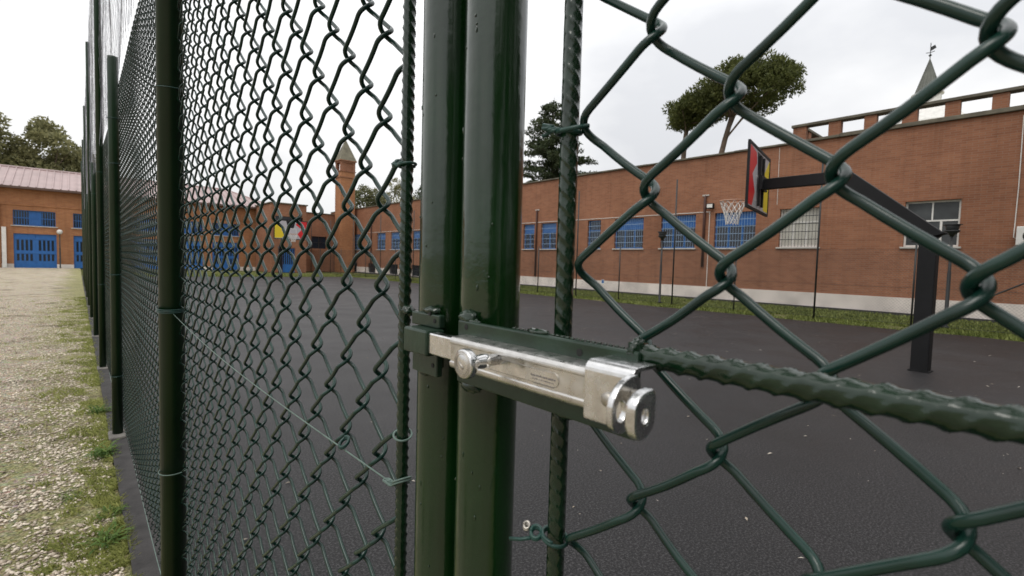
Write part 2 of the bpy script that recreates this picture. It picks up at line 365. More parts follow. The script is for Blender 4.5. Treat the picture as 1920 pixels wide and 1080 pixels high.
def wobbly_sheet(name, x0, x1, y0, y1, z, m, edge, step=0.35, amp=0.16, lip=0.0):
    """a sheet whose one long or short edge wanders"""
    V = []; F = []
    ys = np.arange(y0, y1 + 1e-6, step)
    for i, y in enumerate(ys):
        w = amp * noise.noise((x1 * 0.3, y * 0.9, 3.1)) + amp * 0.6 * noise.noise((x0, y * 3.1, 7.7))
        xa, xb = (x0 + w, x1) if edge == 'x0' else (x0, x1 + w)
        V += [(xa, y, z), (xb, y, z)]
        if i: F.append((2*i-2, 2*i-1, 2*i+1, 2*i))
    return tag(MB().add(V, F).build(name, m), kind='structure')
wobbly_sheet('court', 0.25, 14.85, -14, 34.3, 0.0, M['asphalt'], 'x1', 0.3, 0.14)
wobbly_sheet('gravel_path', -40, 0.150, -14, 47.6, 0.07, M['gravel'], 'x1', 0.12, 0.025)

# the kerb along the fence: short blocks with open joints, concrete pads under the posts
kerb = MB(); y = -2.0; rk = random.Random(4)
kerb.box(0.147, 0.262, -3.0, 33.0, -0.06, 0.088)
kerb_o = tag(kerb.build('kerb', M['kerb']), kind='structure')

# ---------------------------------------------------------------- long brick building on the right of the court
WX = 20.3
long_b = thing('brick_building', 'long low red brick building with blue barred windows beyond the court', 'building', (WX, 20, 0))
def world_of(o):
    return (world_of(o.parent) @ o.matrix_parent_inverse @ o.matrix_basis) if o is not None else Matrix.Identity(4)
def part(mb, name, m, parent, smooth=False, bevel=0, fix=False):
    """a part built in world coordinates, parented in place"""
    o = mb.build(name, m, None, smooth, bevel, fix)
    o.parent = parent; o.matrix_parent_inverse = world_of(parent).inverted()
    return o

def holed_wall(mb, axis, u0, u1, v0, v1, near, far, rects, mi=0):
    """a wall along Y ('y') or X ('x') with rectangular openings; near/far are its two faces"""
    us = sorted(set([u0, u1] + [r[0] for r in rects] + [r[1] for r in rects])); vz = sorted(set([v0, v1] + [r[2] for r in rects] + [r[3] for r in rects]))
    for a, b in zip(us, us[1:]):
        run = None
        for c, d in zip(vz, vz[1:]):
            mu, mv = (a+b)/2, (c+d)/2
            solid = not any(r[0] < mu < r[1] and r[2] < mv < r[3] for r in rects)
            if solid: run = (run[0], d) if run else (c, d)
            if (not solid or d == vz[-1]) and run:
                if axis == 'y': mb.box(near, far, a, b, run[0], run[1], mi)
                else: mb.box(a, b, near, far, run[0], run[1], mi)
                run = None
# openings: (y0, y1, z0, z1, style)
WINS = [(44.6, 46.1, 2.22, 3.70, 'blue'), (39.5, 41.1, 2.22, 3.70, 'blue'), (36.75, 38.5, 2.22, 3.70, 'blue'), (33.4, 34.8, 2.22, 3.70, 'blue'),
        (30.4, 31.9, 2.22, 3.70, 'blue'), (27.2, 28.8, 2.22, 3.70, 'blue'), (24.0, 25.6, 2.22, 3.70, 'blue'),
        (20.72, 21.67, 2.22, 3.70, 'blue'), (18.95, 20.16, 2.22, 3.71, 'blue'), (15.8, 16.67, 2.23, 3.71, 'narrow'), (13.24, 14.92, 2.23, 3.71, 'blue'),
        (10.6, 12.3, 2.24, 3.72, 'blue'), (8.05, 9.74, 2.24, 3.72, 'blue'), (5.8, 7.16, 2.26, 3.72, 'blind'), (1.98, 3.34, 2.25, 3.72, 'white')]
LOW = [(41.3, 42.9, 0.08, 0.95), (45.3, 46.6, 0.08, 0.95), (37.2, 38.8, 0.08, 0.95), (33.6, 35.0, 0.08, 0.95)]
TOP = 6.15
wall = MB(); holed_wall(wall, 'y', -14, 52, 0.57, TOP, WX, WX + 0.35, [w[:4] for w in WINS] + [(a, b, 0.57, d) for a, b, c, d in LOW])
wall.box(WX + 0.352, WX + 0.5, -14, 52, 0.57, TOP - 0.02)
part(wall, 'wall', M['brick'], long_b)
pl = MB(); holed_wall(pl, 'y', -14, 52, -0.1, 0.568, WX - 0.035, WX + 0.35, [(a, b, c, 0.568) for a, b, c, d in LOW])
part(pl, 'plinth', M['plinth'], long_b)
df = MB(); df.box(WX - 0.16, WX - 0.038, -14, 52, -0.05, 0.07); part(df, 'drain_kerb', M['kerb'], long_b)
cp = MB()
for i in range(44):
    a = 7.0 + i * 1.02; cp.box(WX - 0.09, WX + 0.55, a, a + 1.008, TOP + 0.003, TOP + 0.075 + 0.006*math.sin(i*2.3))
part(cp, 'coping', M['coping'], long_b, bevel=0.01)
rb = MB(); rb.box(WX + 0.52, WX + 14, -14, 51.9, 5.3, 5.9); part(rb, 'flat_roof', M['coping'], long_b)

def window(parent, y0, y1, z0, z1, style, X=WX):
    fx = X + 0.13                                           # frame set back in the opening
    fr = MB(); t = 0.055; w = y1 - y0
    fm = M['white'] if style == 'white' else M['blue']
    if style == 'blind': fm = M['white']
    fr.box(fx, fx + .06, y0, y1, z1 - t, z1); fr.box(fx, fx + .06, y0, y1, z0, z0 + t)
    fr.box(fx, fx + .06, y0, y0 + t, z0 + t, z1 - t); fr.box(fx, fx + .06, y1 - t, y1, z0 + t, z1 - t)
    tz = z0 + (z1 - z0) * (0.63 if style != 'white' else 0.55)
    fr.box(fx + .003, fx + .057, y0 + t, y1 - t, tz, tz + .05)
    nm = 1 if style == 'narrow' else (2 if w < 1.3 else 3)
    cuts = [y0 + w * k / nm for k in range(1, nm)]
    for c in cuts: fr.box(fx + .006, fx + .054, c - .03, c + .03, z0 + t, tz - .001)
    if style == 'white': fr.box(fx + .006, fx + .054, y0 + w*.5 - .02, y0 + w*.5 + .02, tz + .052, z1 - t)
    o = part(fr, 'window', fm, parent)
    pm = {'white': M['grey_glass'], 'blind': M['blind']}.get(style, M['dark_glass'])
    edges = [y0 + t] + cuts + [y1 - t]
    for a, b in zip(edges, edges[1:]):
        q = MB(); q.box(fx + .02, fx + .032, a, b, z0 + t, tz); part(q, 'pane', pm, o)
    q = MB(); q.box(fx + .021, fx + .033, y0 + t, y1 - t, tz + .05, z1 - t); part(q, 'pane', pm if style in ('white', 'blind') else M['blue'] if style != 'narrow' else M['dark_glass'], o)
    gm = {'white': M['iron'], 'blind': M['iron']}.get(style, M['blue_bar'])
    if style != 'white':
        g = MB(); nb = max(4, int(round(w / 0.115)))
        for k in range(1, nb):
            yy = y0 + w * k / nb; g.cyl((X + .03, yy, z0 + .01), (X + .03, yy, z1 - .01), .0075, 5)
        for k in range(1, 5):
            zz = z0 + (z1 - z0) * k / 5; g.box(X + .034, X + .044, y0 + .005, y1 - .005, zz - .012, zz + .012)
        part(g, 'grille', gm, o)
    s = MB(); s.box(X - .07, X + .128, y0 - .07, y1 + .07, z0 - .058, z0 - .004); part(s, 'sill', M['sill'], o, bevel=.006)
    if style in ('white', 'blind'):
        s = MB(); s.box(X - .012, X - .001, y0 - .03, y1 + .03, z1 + .003, z1 + .12); part(s, 'lintel', M['brick'], o)
    return o
for w in WINS: window(long_b, *w)
for a, b, c, d in LOW:
    q = MB(); q.box(WX + .12, WX + .14, a, b, c, d)
    lo = part(q, 'basement_window', M['dark_glass'], long_b)
    g = MB()
    for k in range(1, 8): g.box(WX + .03, WX + .05, a + (b-a)*k/8 - .012, a + (b-a)*k/8 + .012, c, d)
    g.box(WX + .028, WX + .052, a, b, (c+d)/2 - .015, (c+d)/2 + .015)
    part(g, 'grille', M['iron'], lo)

# rooftop balustrade at the near end of the long building
BT = 6.86
bal = MB()
EDGES = [6.87, 6.42, 5.70, 5.32, 4.63, 4.28, 3.59, 3.20, 2.53, 2.17, 1.475, 1.11, 0.42, 0.05, -0.65, -1.0, -1.7, -2.05]
for i in range(0, len(EDGES) - 1, 2):
    p = MB(); a, b = EDGES[i+1], EDGES[i]
    if i == 0: p.box(WX + .02, WX + .34, b - .14, b, TOP + .10, BT - .10); p.box(WX + .02, WX + .20, a, b - .142, TOP + .10, BT - .10)
    else: p.box(WX + .02, WX + .30, a, b, TOP + .10 + (.04 if i > 2 else 0), BT - .10)
    part(p, 'parapet_pillar', M['brick'], long_b)
c2 = MB(); c2.box(WX - .10, WX + .5, 5.31, 6.98, TOP + .003, TOP + .098); c2.box(WX - .10, WX + .5, -14, 5.308, TOP + .003, TOP + .138)
part(c2, 'parapet_ledge', M['coping'], long_b, bevel=.015)
rl = MB(); rl.box(WX - .04, WX + .36, -14, 6.92, BT - .098, BT)
rl.box(WX + .362, WX + 3.0, 6.55, 6.92, BT - .098, BT)
part(rl, 'parapet_rail', M['coping'], long_b, bevel=.012)
for k in range(3):
    p = MB(); p.box(WX + .9 + k*.95, WX + 1.2 + k*.95, 6.6, 6.86, 5.9, BT - .10); part(p, 'parapet_pillar', M['brick'], long_b)
# rain pipes, conduit, floodlight
for yy, zt, zb in ((20.5, 4.47, 0.6), (10.18, 4.46, 1.42), (30.0, 4.47, 0.6), (42.2, 4.47, 0.6)):
    d = MB(); d.tube([(WX - .06, yy, zb), (WX - .06, yy, zt - .05), (WX - .03, yy, zt), (WX + .05, yy, zt + .03)], .055, 10)
    o = part(d, 'rain_pipe', M['rust'], long_b, True)
    h = MB(); h.box(WX - .05, WX - .004, yy - .16, yy + .14, zt + .02, zt + .075); part(h, 'spout_patch', M['sill'], o)
cd = MB(); cd.box(WX - .022, WX - .003, 9.98, 44, 3.775, 3.80); cd.box(WX - .024, WX - .003, 9.955, 9.978, 0.3, 3.80)
part(cd, 'conduit', M['white'], long_b)
for tp_, r_ in (([(WX - .02, 0.79, 6.0), (WX - .02, 0.78, 4.0), (WX - .02, .80, 2.5), (WX - .02, .74, 2.48)], .012), ([(WX - .015, 7.3, 6.1), (WX - .015, 7.28, 3.9)], .008)):
    cb = MB(); cb.tube(tp_, r_, 6); part(cb, 'wall_cable', M['white'], long_b)

fl = thing('floodlight', 'small black wall floodlight beside the drain pipe on the brick wall', 'floodlight', (WX - .2, 9.87, 4.0))
q = MB(); q.box(WX - .26, WX - .12, 9.72, 10.02, 3.90, 4.12); part(q, 'housing', M['black'], fl, bevel=.012)
q = MB(); q.box(WX - .267, WX - .262, 9.75, 9.99, 3.94, 4.09); part(q, 'lamp_glass', M['white'], fl)
q = MB(); q.box(WX - .12, WX - .003, 9.85, 9.89, 3.98, 4.03); part(q, 'bracket', M['black'], fl)

ac = thing('air_conditioner', 'white outdoor air conditioner box fixed to the brick wall at the right edge', 'air conditioner', (WX, .4, 2.24))
q = MB(); q.box(WX - .36, WX - .03, -.08, .74, 2.26, 2.80); part(q, 'casing', M['white'], ac, bevel=.02)
q = MB(); q.lathe([(.21, 0), (.21, .012), (.19, .014)], n=24); fan = q.build('fan_grille', M['iron'], ac); fan.matrix_basis = Matrix.Translation((-.361, .0, .29)) @ Matrix.Rotation(-math.pi/2, 4, 'Y')
q = MB()
for yy in (.05, .6): q.box(WX - .38, WX - .003, yy, yy + .03, 2.222, 2.256)
part(q, 'bracket', M['iron'], ac)

sg = MB(); sg.box(WX - .042, WX - .037, 15.42, 15.60, .38, .62)
sg_o = tag(sg.build('notice_sign', M['white']), 'small white and blue notice on the pale plinth below the narrow window', 'sign')
s2 = MB(); s2.box(WX - .045, WX - .0425, 15.44, 15.58, .44, .60); part(s2, 'blue_panel', M['blue'], sg_o)

# ---------------------------------------------------------------- building across the far end of the court
EY = 48.6
end_b = thing('workshop_building', 'brick workshop with blue double doors and faded pink metal hipped roof', 'building', (0, EY, 0))
DOORS = [(-3.32, -1.12, 0.04, 2.46), (-.20, 2.0, .04, 2.46), (2.9, 5.1, .04, 2.46), (5.9, 8.0, .04, 2.46), (8.7, 10.75, .04, 2.46)]
UPW = [(-3.32, -1.15, 3.03, 4.10), (-.20, 2.0, 3.03, 4.10), (2.9, 5.1, 3.03, 4.10), (5.9, 8.0, 3.03, 4.10), (8.7, 10.75, 3.03, 4.10)]
EZ = 5.72
wl_ = MB(); holed_wall(wl_, 'x', -14, 13.8, .32, EZ - .1, EY, EY + .35, [(a, b, .32, d) for a, b, c, d in DOORS] + UPW)
wl_.box(-14, 13.8, EY + .352, EY + 9, .32, EZ - .12)
part(wl_, 'wall', M['brick_pale'], end_b)
pe = [-14] + [v for dd in DOORS for v in dd[:2]] + [13.8]
for a, b in zip(pe[::2], pe[1::2]):
    pl = MB(); pl.box(a, b, EY - .03, EY + .35, -.1, .318); part(pl, 'plinth', M['plinth'], end_b)
bl = MB(); bl.box(-14, 13.8, EY - .055, EY - .002, 4.42, 4.52); part(bl, 'belt_course', M['brick_pale'], end_b)
for px in (-4.35, 13.4):
    q = MB(); q.box(px, px + .42, EY - .12, EY - .003, .0, 4.42); part(q, 'pilaster', M['brick_pale'], end_b)
q = MB(); q.box(-3.88, -3.66, EY - .2, EY - .01, .05, 2.87); part(q, 'painted_band', M['white'], end_b)
for a, b, c, d in DOORS:
    q = MB(); q.box(a, b, EY + .10, EY + .16, c, d, 0)
    dr = part(q, 'door', M['blue'], end_b)
    n = 9
    for k in range(n):
        u0 = a + .1 + (b - a - .2) * (k + .22) / n; u1 = a + .1 + (b - a - .2) * (k + .78) / n
        for zz0, zz1 in ((.55, 1.02), (1.28, 2.02)):
            if k == n // 2: continue
            p = MB(); p.box(u0, u1, EY + .085, EY + .098, zz0, zz1); part(p, 'pane', M['dark_glass'], dr)
    p = MB(); p.box((a+b)/2 - .015, (a+b)/2 + .015, EY + .088, EY + .098, c, d); p.box(a, b, EY + .075, EY + .097, 1.06, 1.2); p.box(a, b, EY + .07, EY + .097, 2.08, 2.16)
    for k in range(1, 16): p.box(a + (b-a)*k/16 - .012, a + (b-a)*k/16 + .012, EY + .088, EY + .098, 2.17, d - .02)
    part(p, 'rail', M['blue'], dr)
for a, b, c, d in UPW:
    q = MB(); q.box(a, b, EY + .18, EY + .2, c, d); wv = part(q, 'window', M['dark_glass'], end_b)
    g = MB(); n = 16
    for k in range(n + 1): g.box(a + (b-a-.03)*k/n, a + (b-a-.03)*k/n + .03, EY + .11, EY + .14, c, d)
    g.box(a, b, EY + .1, EY + .109, c, c + .06); g.box(a, b, EY + .1, EY + .109, d - .06, d); g.box(a, b, EY + .1, EY + .109, (c+d)/2 - .02, (c+d)/2 + .02)
    g.box(a + (b-a)*.36, a + (b-a)*.66, EY + .142, EY + .16, c, d)
    part(g, 'grille', M['blue'], wv)
    s = MB(); s.box(a - .12, b + .12, EY - .08, EY + .178, c - .06, c - .004); part(s, 'sill', M['sill'], wv)
# ribbed hipped roof
rf = MB(); x0, x1, ya, yb, zr_ = -15, 14.2, EY - .45, EY + 9.4, 7.55
ridge_y = (ya + yb) / 2; hip = 3.6
rf.add([(x0, ya, EZ), (x1, ya, EZ), (x1, yb, EZ), (x0, yb, EZ), (x0 + hip, ridge_y, zr_), (x1 - hip, ridge_y, zr_)], [(0,1,5,4), (1,2,5), (2,3,4,5), (3,0,4), (3,2,1,0)])
roof = part(rf, 'roof', M['roof'], end_b, fix=True)
ribs = MB(); k = x0 + .3
while k < x1:
    top = min(1.0, (k - x0) / hip, (x1 - k) / hip)
    ribs.obox(((k), (ya + (ya + (ridge_y - ya)*top)) / 2, (EZ + EZ + (zr_ - EZ)*top)/2 + .02), (.035, 0, 0), (0, (ridge_y-ya)*top/2, (zr_-EZ)*top/2), (0, -.012, .03)); k += .42
part(ribs, 'roof_rib', M['roof'], roof)
q = MB(); q.tube([(x0 + hip, ridge_y, zr_ + .03), (x1 - hip, ridge_y, zr_ + .03)], .09, 8); q.tube([(x1 - hip, ridge_y, zr_ + .02), (x1, ya, EZ + .03)], .07, 6); part(q, 'ridge_cap', M['roof'], roof)
q = MB(); q.box(x0, x1, ya - .14, ya - .02, EZ - .16, EZ - .02); q.box(x0, x1, ya + .0, EY - .002, EZ - .15, EZ - .102); part(q, 'gutter', M['gutter'], end_b)

# block with the parapet between the workshop and the long building
blk = thing('entrance_block', 'square brick entrance block with flat roof behind the far backboard', 'building', (14, 43.6, 0))
q = MB(); holed_wall(q, 'x', 12.05, 14.9, .0, 5.78, 43.6, 43.95, [(12.35, 14.6, 3.9, 4.75), (12.95, 13.95, .0, 2.08)]); q.box(12.05, 14.9, 43.952, 48.4, 0, 5.76)
part(q, 'wall', M['brick'], blk)
q = MB(); q.box(11.95, 15.0, 43.5, 48.3, 5.785, 5.88); part(q, 'coping', M['coping'], blk, bevel=.01)
q = MB(); q.box(12.35, 14.6, 43.8, 43.82, 3.9, 4.75); part(q, 'window', M['dark_glass'], blk)
q = MB(); q.box(12.95, 13.95, 43.72, 43.78, .0, 2.08)
dd = part(q, 'door', M['blue'], blk)
for k in range(6):
    p = MB(); p.box(13.02 + k*.155, 13.1 + k*.155, 43.70, 43.718, .7, 1.95); part(p, 'pane', M['dark_glass'], dd)
lnk = thing('link_building', 'low brick wing with one dark window between entrance block and tower', 'building', (17.6, 47, 0))
q = MB(); holed_wall(q, 'x', 14.92, 20.28, .0, 5.5, 46.9, 47.25, [(16.5, 17.9, 2.2, 3.35)]); q.box(14.92, 20.28, 47.252, 50, 0, 5.48)
part(q, 'wall', M['brick'], lnk)
q = MB(); q.box(14.92, 20.2, 46.82, 50, 5.503, 5.58); part(q, 'coping', M['coping'], lnk)
q = MB(); q.box(16.5, 17.9, 47.08, 47.1, 2.2, 3.35); w_ = part(q, 'window', M['dark_glass'], lnk)
q = MB(); q.box(17.17, 17.23, 47.03, 47.07, 2.2, 3.35); q.box(16.5, 17.9, 47.03, 47.069, 2.75, 2.8); part(q, 'window_frame', M['iron'], w_)

# brick bell tower in the corner
tw = thing('bell_tower', 'slim square brick tower with pointed mossy roof in the courtyard corner', 'tower', (19.3, 45.9, 0))
tx0, tx1, ty0, ty1 = 18.6, 20.0, 45.25, 46.6
q = MB(); q.box(tx0, tx1, ty0, ty1, 0, 9.55); part(q, 'shaft', M['brick_pale'], tw)
for z in (9.0, 9.56): 
    q = MB(); q.box(tx0 - .06, tx1 + .06, ty0 - .06, ty1 + .06, z, z + .07); part(q, 'string_course', M['brick'], tw)
for (a, b) in ((tx0, ty0), (tx1 - .28, ty0), (tx0, ty1 - .28), (tx1 - .28, ty1 - .28)):
    q = MB(); q.box(a, a + .28, b, b + .28, 9.632, 10.4); part(q, 'belfry_pier', M['brick'], tw)
q = MB(); q.box(tx0 + .282, tx1 - .282, ty0 + .06, ty0 + .2, 9.632, 10.4); part(q, 'belfry_panel', M['brick'], tw)
q = MB(); q.box(tx0 - .02, tx1 + .02, ty0 - .02, ty1 + .02, 10.402, 10.55); q.box(tx0 - .12, tx1 + .12, ty0 - .12, ty1 + .12, 10.552, 10.64); part(q, 'cornice', M['brick'], tw)
q = MB(); cx_, cy_ = (tx0+tx1)/2, (ty0+ty1)/2
q.add([(tx0-.1, ty0-.1, 10.64), (tx1+.1, ty0-.1, 10.64), (tx1+.1, ty1+.1, 10.64), (tx0-.1, ty1+.1, 10.64), (cx_, cy_, 12.75)], [(0,1,4),(1,2,4),(2,3,4),(3,0,4),(3,2,1,0)]); rf = part(q, 'roof', M['tower_roof'], tw, fix=True)
q = MB(); q.cyl((cx_, cy_, 12.7), (cx_, cy_, 13.1), .02, 6); q.lathe([(.02, -.06), (.06, 0), (.02, .06)], (cx_, cy_, 12.85), 8); part(q, 'finial', M['iron'], rf)

# church steeple behind the balustrade
st = thing('church_steeple', 'pale church lantern with ribbed grey cone spire and weathervane behind the balustrade', 'steeple', (60, 8.8, 0))
SX, SY = 60.0, 8.8
q = MB(); n = 16; R0 = 1.0; zb, zt = 18.35, 21.7
for k in range(n):
    a0, a1 = 2*math.pi*k/n, 2*math.pi*(k+1)/n; am = (a0+a1)/2
    v = [(SX + R0*math.cos(a0), SY + R0*math.sin(a0), zb), (SX + R0*.93*math.cos(am), SY + R0*.93*math.sin(am), zb), (SX + R0*math.cos(a1), SY + R0*math.sin(a1), zb), (SX, SY, zt)]
    q.add(v, [(0,1,3),(1,2,3)])
spire = part(q, 'spire', M['lead'], st)
for k in range(n):
    a0 = 2*math.pi*k/n; q = MB(); q.tube([(SX + R0*1.01*math.cos(a0), SY + R0*1.01*math.sin(a0), zb), (SX, SY, zt)], [.035, .012], 5); part(q, 'seam', M['lead'], spire)
q = MB(); q.lathe([(1.05, 17.0), (1.05, 18.2), (1.22, 18.25), (1.22, 18.36), (1.0, 18.37)], (SX, SY, 0), 16); part(q, 'lantern', M['white'], st)
q = MB(); q.lathe([(4.6, 12.0), (3.4, 15.3), (2.2, 16.6), (1.1, 17.1)], (SX, SY, 0), 24); part(q, 'lantern_roof', M['white'], st)
q = MB(); q.lathe([(4.4, 0), (4.4, 12.0)], (SX, SY, 0), 24); part(q, 'drum', M['white'], st)
q = MB(); q.cyl((SX, SY, 21.6), (SX, SY, 23.1), .035, 6); q.lathe([(.03, -.12), (.14, 0), (.03, .12)], (SX, SY, 21.95), 10)
q.tube([(SX - .05, SY - .32, 22.25), (SX, SY, 22.2), (SX, SY + .32, 22.25)], .03, 5); q.add([(SX, SY, 22.35), (SX, SY - .42, 22.55), (SX, SY - .30, 22.85), (SX, SY, 22.7), (SX+.03, SY, 22.35), (SX+.03, SY - .42, 22.55), (SX+.03, SY - .30, 22.85), (SX+.03, SY, 22.7)], [(0,1,2,3),(7,6,5,4),(0,4,5,1),(1,5,6,2),(2,6,7,3)])
part(q, 'weathervane', M['iron'], st)

# ---------------------------------------------------------------- basketball hoops
def hoop(label, base, arm_dir, board_c, board_u, rim_c, zb=2.40, zt=3.455):
    """base point, arm direction, backboard centre, board direction from yellow to red side, rim centre"""
    t = thing('basketball_hoop', label, 'basketball hoop', base, 'basketball hoops on the court')
    bx, by, _ = base; a = Vector((*arm_dir, 0)).normalized(); s = Vector((-a.y, a.x, 0)); up = Vector((0,0,1))
    B = Vector(base)
    q = MB(); q.obox(B + up*.92, a*.10, s*.10, up*.92); part(q, 'pole', M['black'], t, bevel=.012)
    q = MB(); q.obox(B + up*.008, a*.12, s*.12, up*.008); part(q, 'base_plate', M['black'], t)
    q = MB(); q.obox(B + up*1.875, a*.17 - up*.06, s*.13, up*.008 + a*.003); part(q, 'cap_plate', M['black'], t)
    bc = Vector((board_c[0], board_c[1], 0)); reach = (bc - B).dot(a)
    e0 = B + up*1.87 - a*.06; e1 = B + a*1.08 + up*2.85; d = (e1 - e0); L = d.length; d.normalize(); nrm = d.cross(s)
    q = MB(); q.obox((e0+e1)/2, d*(L/2 + .03), s*.06, nrm*.105); part(q, 'strut', M['black'], t, bevel=.008)
    h0 = B + a*1.00 + up*2.84; h1 = Vector((board_c[0], board_c[1], 2.86)) - (Vector((board_c[0], board_c[1], 0)) - B).normalized()*.10
    hd = (h1 - h0).normalized(); hs = hd.cross(up).normalized(); hn = hs.cross(hd)
    q = MB(); q.obox((h0+h1)/2, hd*((h1-h0).length/2), hs*.053, hn*.092); part(q, 'arm', M['black'], t, bevel=.008)
    u = Vector((*board_u, 0)).normalized(); n = Vector((-u.y, u.x, 0))
    if n.dot(Vector((rim_c[0]-board_c[0], rim_c[1]-board_c[1], 0))) < 0: n = -n
    W = 1.76; O = Vector((board_c[0], board_c[1], zb)) - u*(W/2); Hh = zt - zb
    fn = lambda p, v, k: O + u*p + up*v + n*k
    q = MB(); q.prism([(0,0),(W,0),(W,Hh),(0,Hh)], fn, -.010, .010); bo = part(q, 'backboard', M['board'], t)
    q = MB()
    for k0, k1, v0, v1 in ((-.02, .025, -.02, Hh+.02), (W-.025, W+.02, -.02, Hh+.02)): q.prism([(k0,v0),(k1,v0),(k1,v1),(k0,v1)], fn, -.022, .016)
    for v0, v1 in ((-.02, .025), (Hh-.025, Hh+.02)): q.prism([(.026,v0),(W-.026,v0),(W-.026,v1),(.026,v1)], fn, -.021, .015)
    part(q, 'board_frame', M['black'], bo)
    for side in ((.0105, .0125), (-.0125, -.0105)):
        q = MB(); q.prism([(.03,.05),(.40,.05),(.56,.26),(.38,.46),(.56,.64),(.34,.80),(.03,1.02)], fn, *side); part(q, 'yellow_print', M['yellow'], bo, fix=True)
        q = MB(); q.prism([(1.73,1.02),(1.20,.97),(1.14,.80),(1.46,.58),(1.22,.30),(1.40,.05),(1.73,.05)], fn, *side); part(q, 'red_print', M['red'], bo, fix=True)
        q = MB(); q.prism([(.72,.62),(1.02,.62),(1.12,1.0),(.62,1.0)], fn, *side); part(q, 'dark_print', M['black'], bo, fix=True)
        q = MB()
        for r in ((.60,.62,.16,.60),(1.14,1.16,.16,.60),(.62,1.14,.16,.18),(.62,1.14,.58,.60)): q.prism([(r[0],r[2]),(r[1],r[2]),(r[1],r[3]),(r[0],r[3])], fn, side[0]*1.0, side[1]+(.001 if side[0] > 0 else -.001))
        part(q, 'target_square', M['white'], bo)
    q = MB()
    for pp in (.72, 1.0): q.prism([(pp-.03,.08),(pp+.03,.08),(pp+.03,.95),(pp-.03,.95)], fn, -.06, -.023)
    q.prism([(.62,.36),(1.1,.36),(1.1,.60),(.62,.60)], fn, -.10, -.061); part(q, 'bracket', M['black'], t)
    rc = Vector(rim_c); R = .225
    q = MB(); q.tube([(rc.x + R*math.cos(k*math.tau/28), rc.y + R*math.sin(k*math.tau/28), rc.z) for k in range(28)], .011, 8, closed=True)
    q.cyl(rc - n*R*.98 + u*.06, rc - n*.40 + u*.09, .011, 6); q.cyl(rc - n*R*.98 - u*.06, rc - n*.40 - u*.09, .011, 6)
    rim = part(q, 'rim', M['orange'], t, True)
    q = MB(); nn = 12; rows = [(R, 0), (R*.86, -.09), (R*.70, -.18), (R*.58, -.27), (R*.50, -.35), (R*.46, -.42)]
    for i in range(len(rows)-1):
        for k in range(nn):
            a0 = (k + .5*(i % 2)) * math.tau/nn
            for sg_ in (-.5, .5):
                a1 = a0 + sg_*math.tau/nn; r0, z0 = rows[i]; r1, z1 = rows[i+1]
                q.tube([(rc.x + r0*math.cos(a0), rc.y + r0*math.sin(a0), rc.z + z0), (rc.x + r1*math.cos(a1), rc.y + r1*math.sin(a1), rc.z + z1 + .01*math.sin(k*5+i))], .006, 4, False)
    part(q, 'net', M['string'], rim)
    return t
hoop('near black basketball hoop seen from behind, in front of the brick wall', (8.83, 1.16, 0.0), (.06, 1.0), (9.03, 3.57), (1.0-2.0, -.19), (8.955, 3.97, 2.60))
hoop('far black basketball hoop with yellow and red board at the opposite end', (9.05, 30.9, 0.0), (-.03, -1.0), (8.9, 28.5), (1.0, 0.0), (8.9, 28.1, 2.60), 2.33, 3.36)

# ---------------------------------------------------------------- lamp posts
def lamp(label, x, y, h, globe=False):
    t = thing('lamp_post', label, 'lamp post', (x, y, 0), 'garden lamp posts')
    q = MB(); q.lathe([(.075, 0), (.075, .05), (.042, .08), (.04, h*.55), (.032, h*.56), (.030, h - .22)], (x, y, 0), 12); part(q, 'pole', M['iron'], t, True)
    if globe:
        q = MB(); q.lathe([(.05, h - .22), (.13, h - .16), (.17, h - .04), (.13, h + .08), (.04, h + .13)], (x, y, 0), 16); part(q, 'globe', M['white'], t, True)
    else:
        q = MB(); q.lathe([(.04, h - .24), (.06, h - .20), (.15, h - .12), (.16, h - .09), (.05, h - .085)], (x, y, 0), 16); part(q, 'cup', M['iron'], t, True)
        q = MB(); q.lathe([(.12, h - .084), (.15, h + .04), (.145, h + .045)], (x, y, 0), 16); part(q, 'glass_bowl', M['grey_glass'], t, True)
        q = MB(); q.lathe([(.20, h + .048), (.19, h + .062), (.03, h + .075)], (x, y, 0), 16); part(q, 'cap', M['iron'], t, True)
    return t
lamp('dark lamp post on the grass in front of two barred blue windows', 16.3, 9.8, 2.62)
lamp('dark lamp post on the grass in front of the white framed window', 16.5, 1.74, 2.58)
lamp('dark lamp post with small white globe beside the workshop door', -.94, 48.2, 2.72, True)

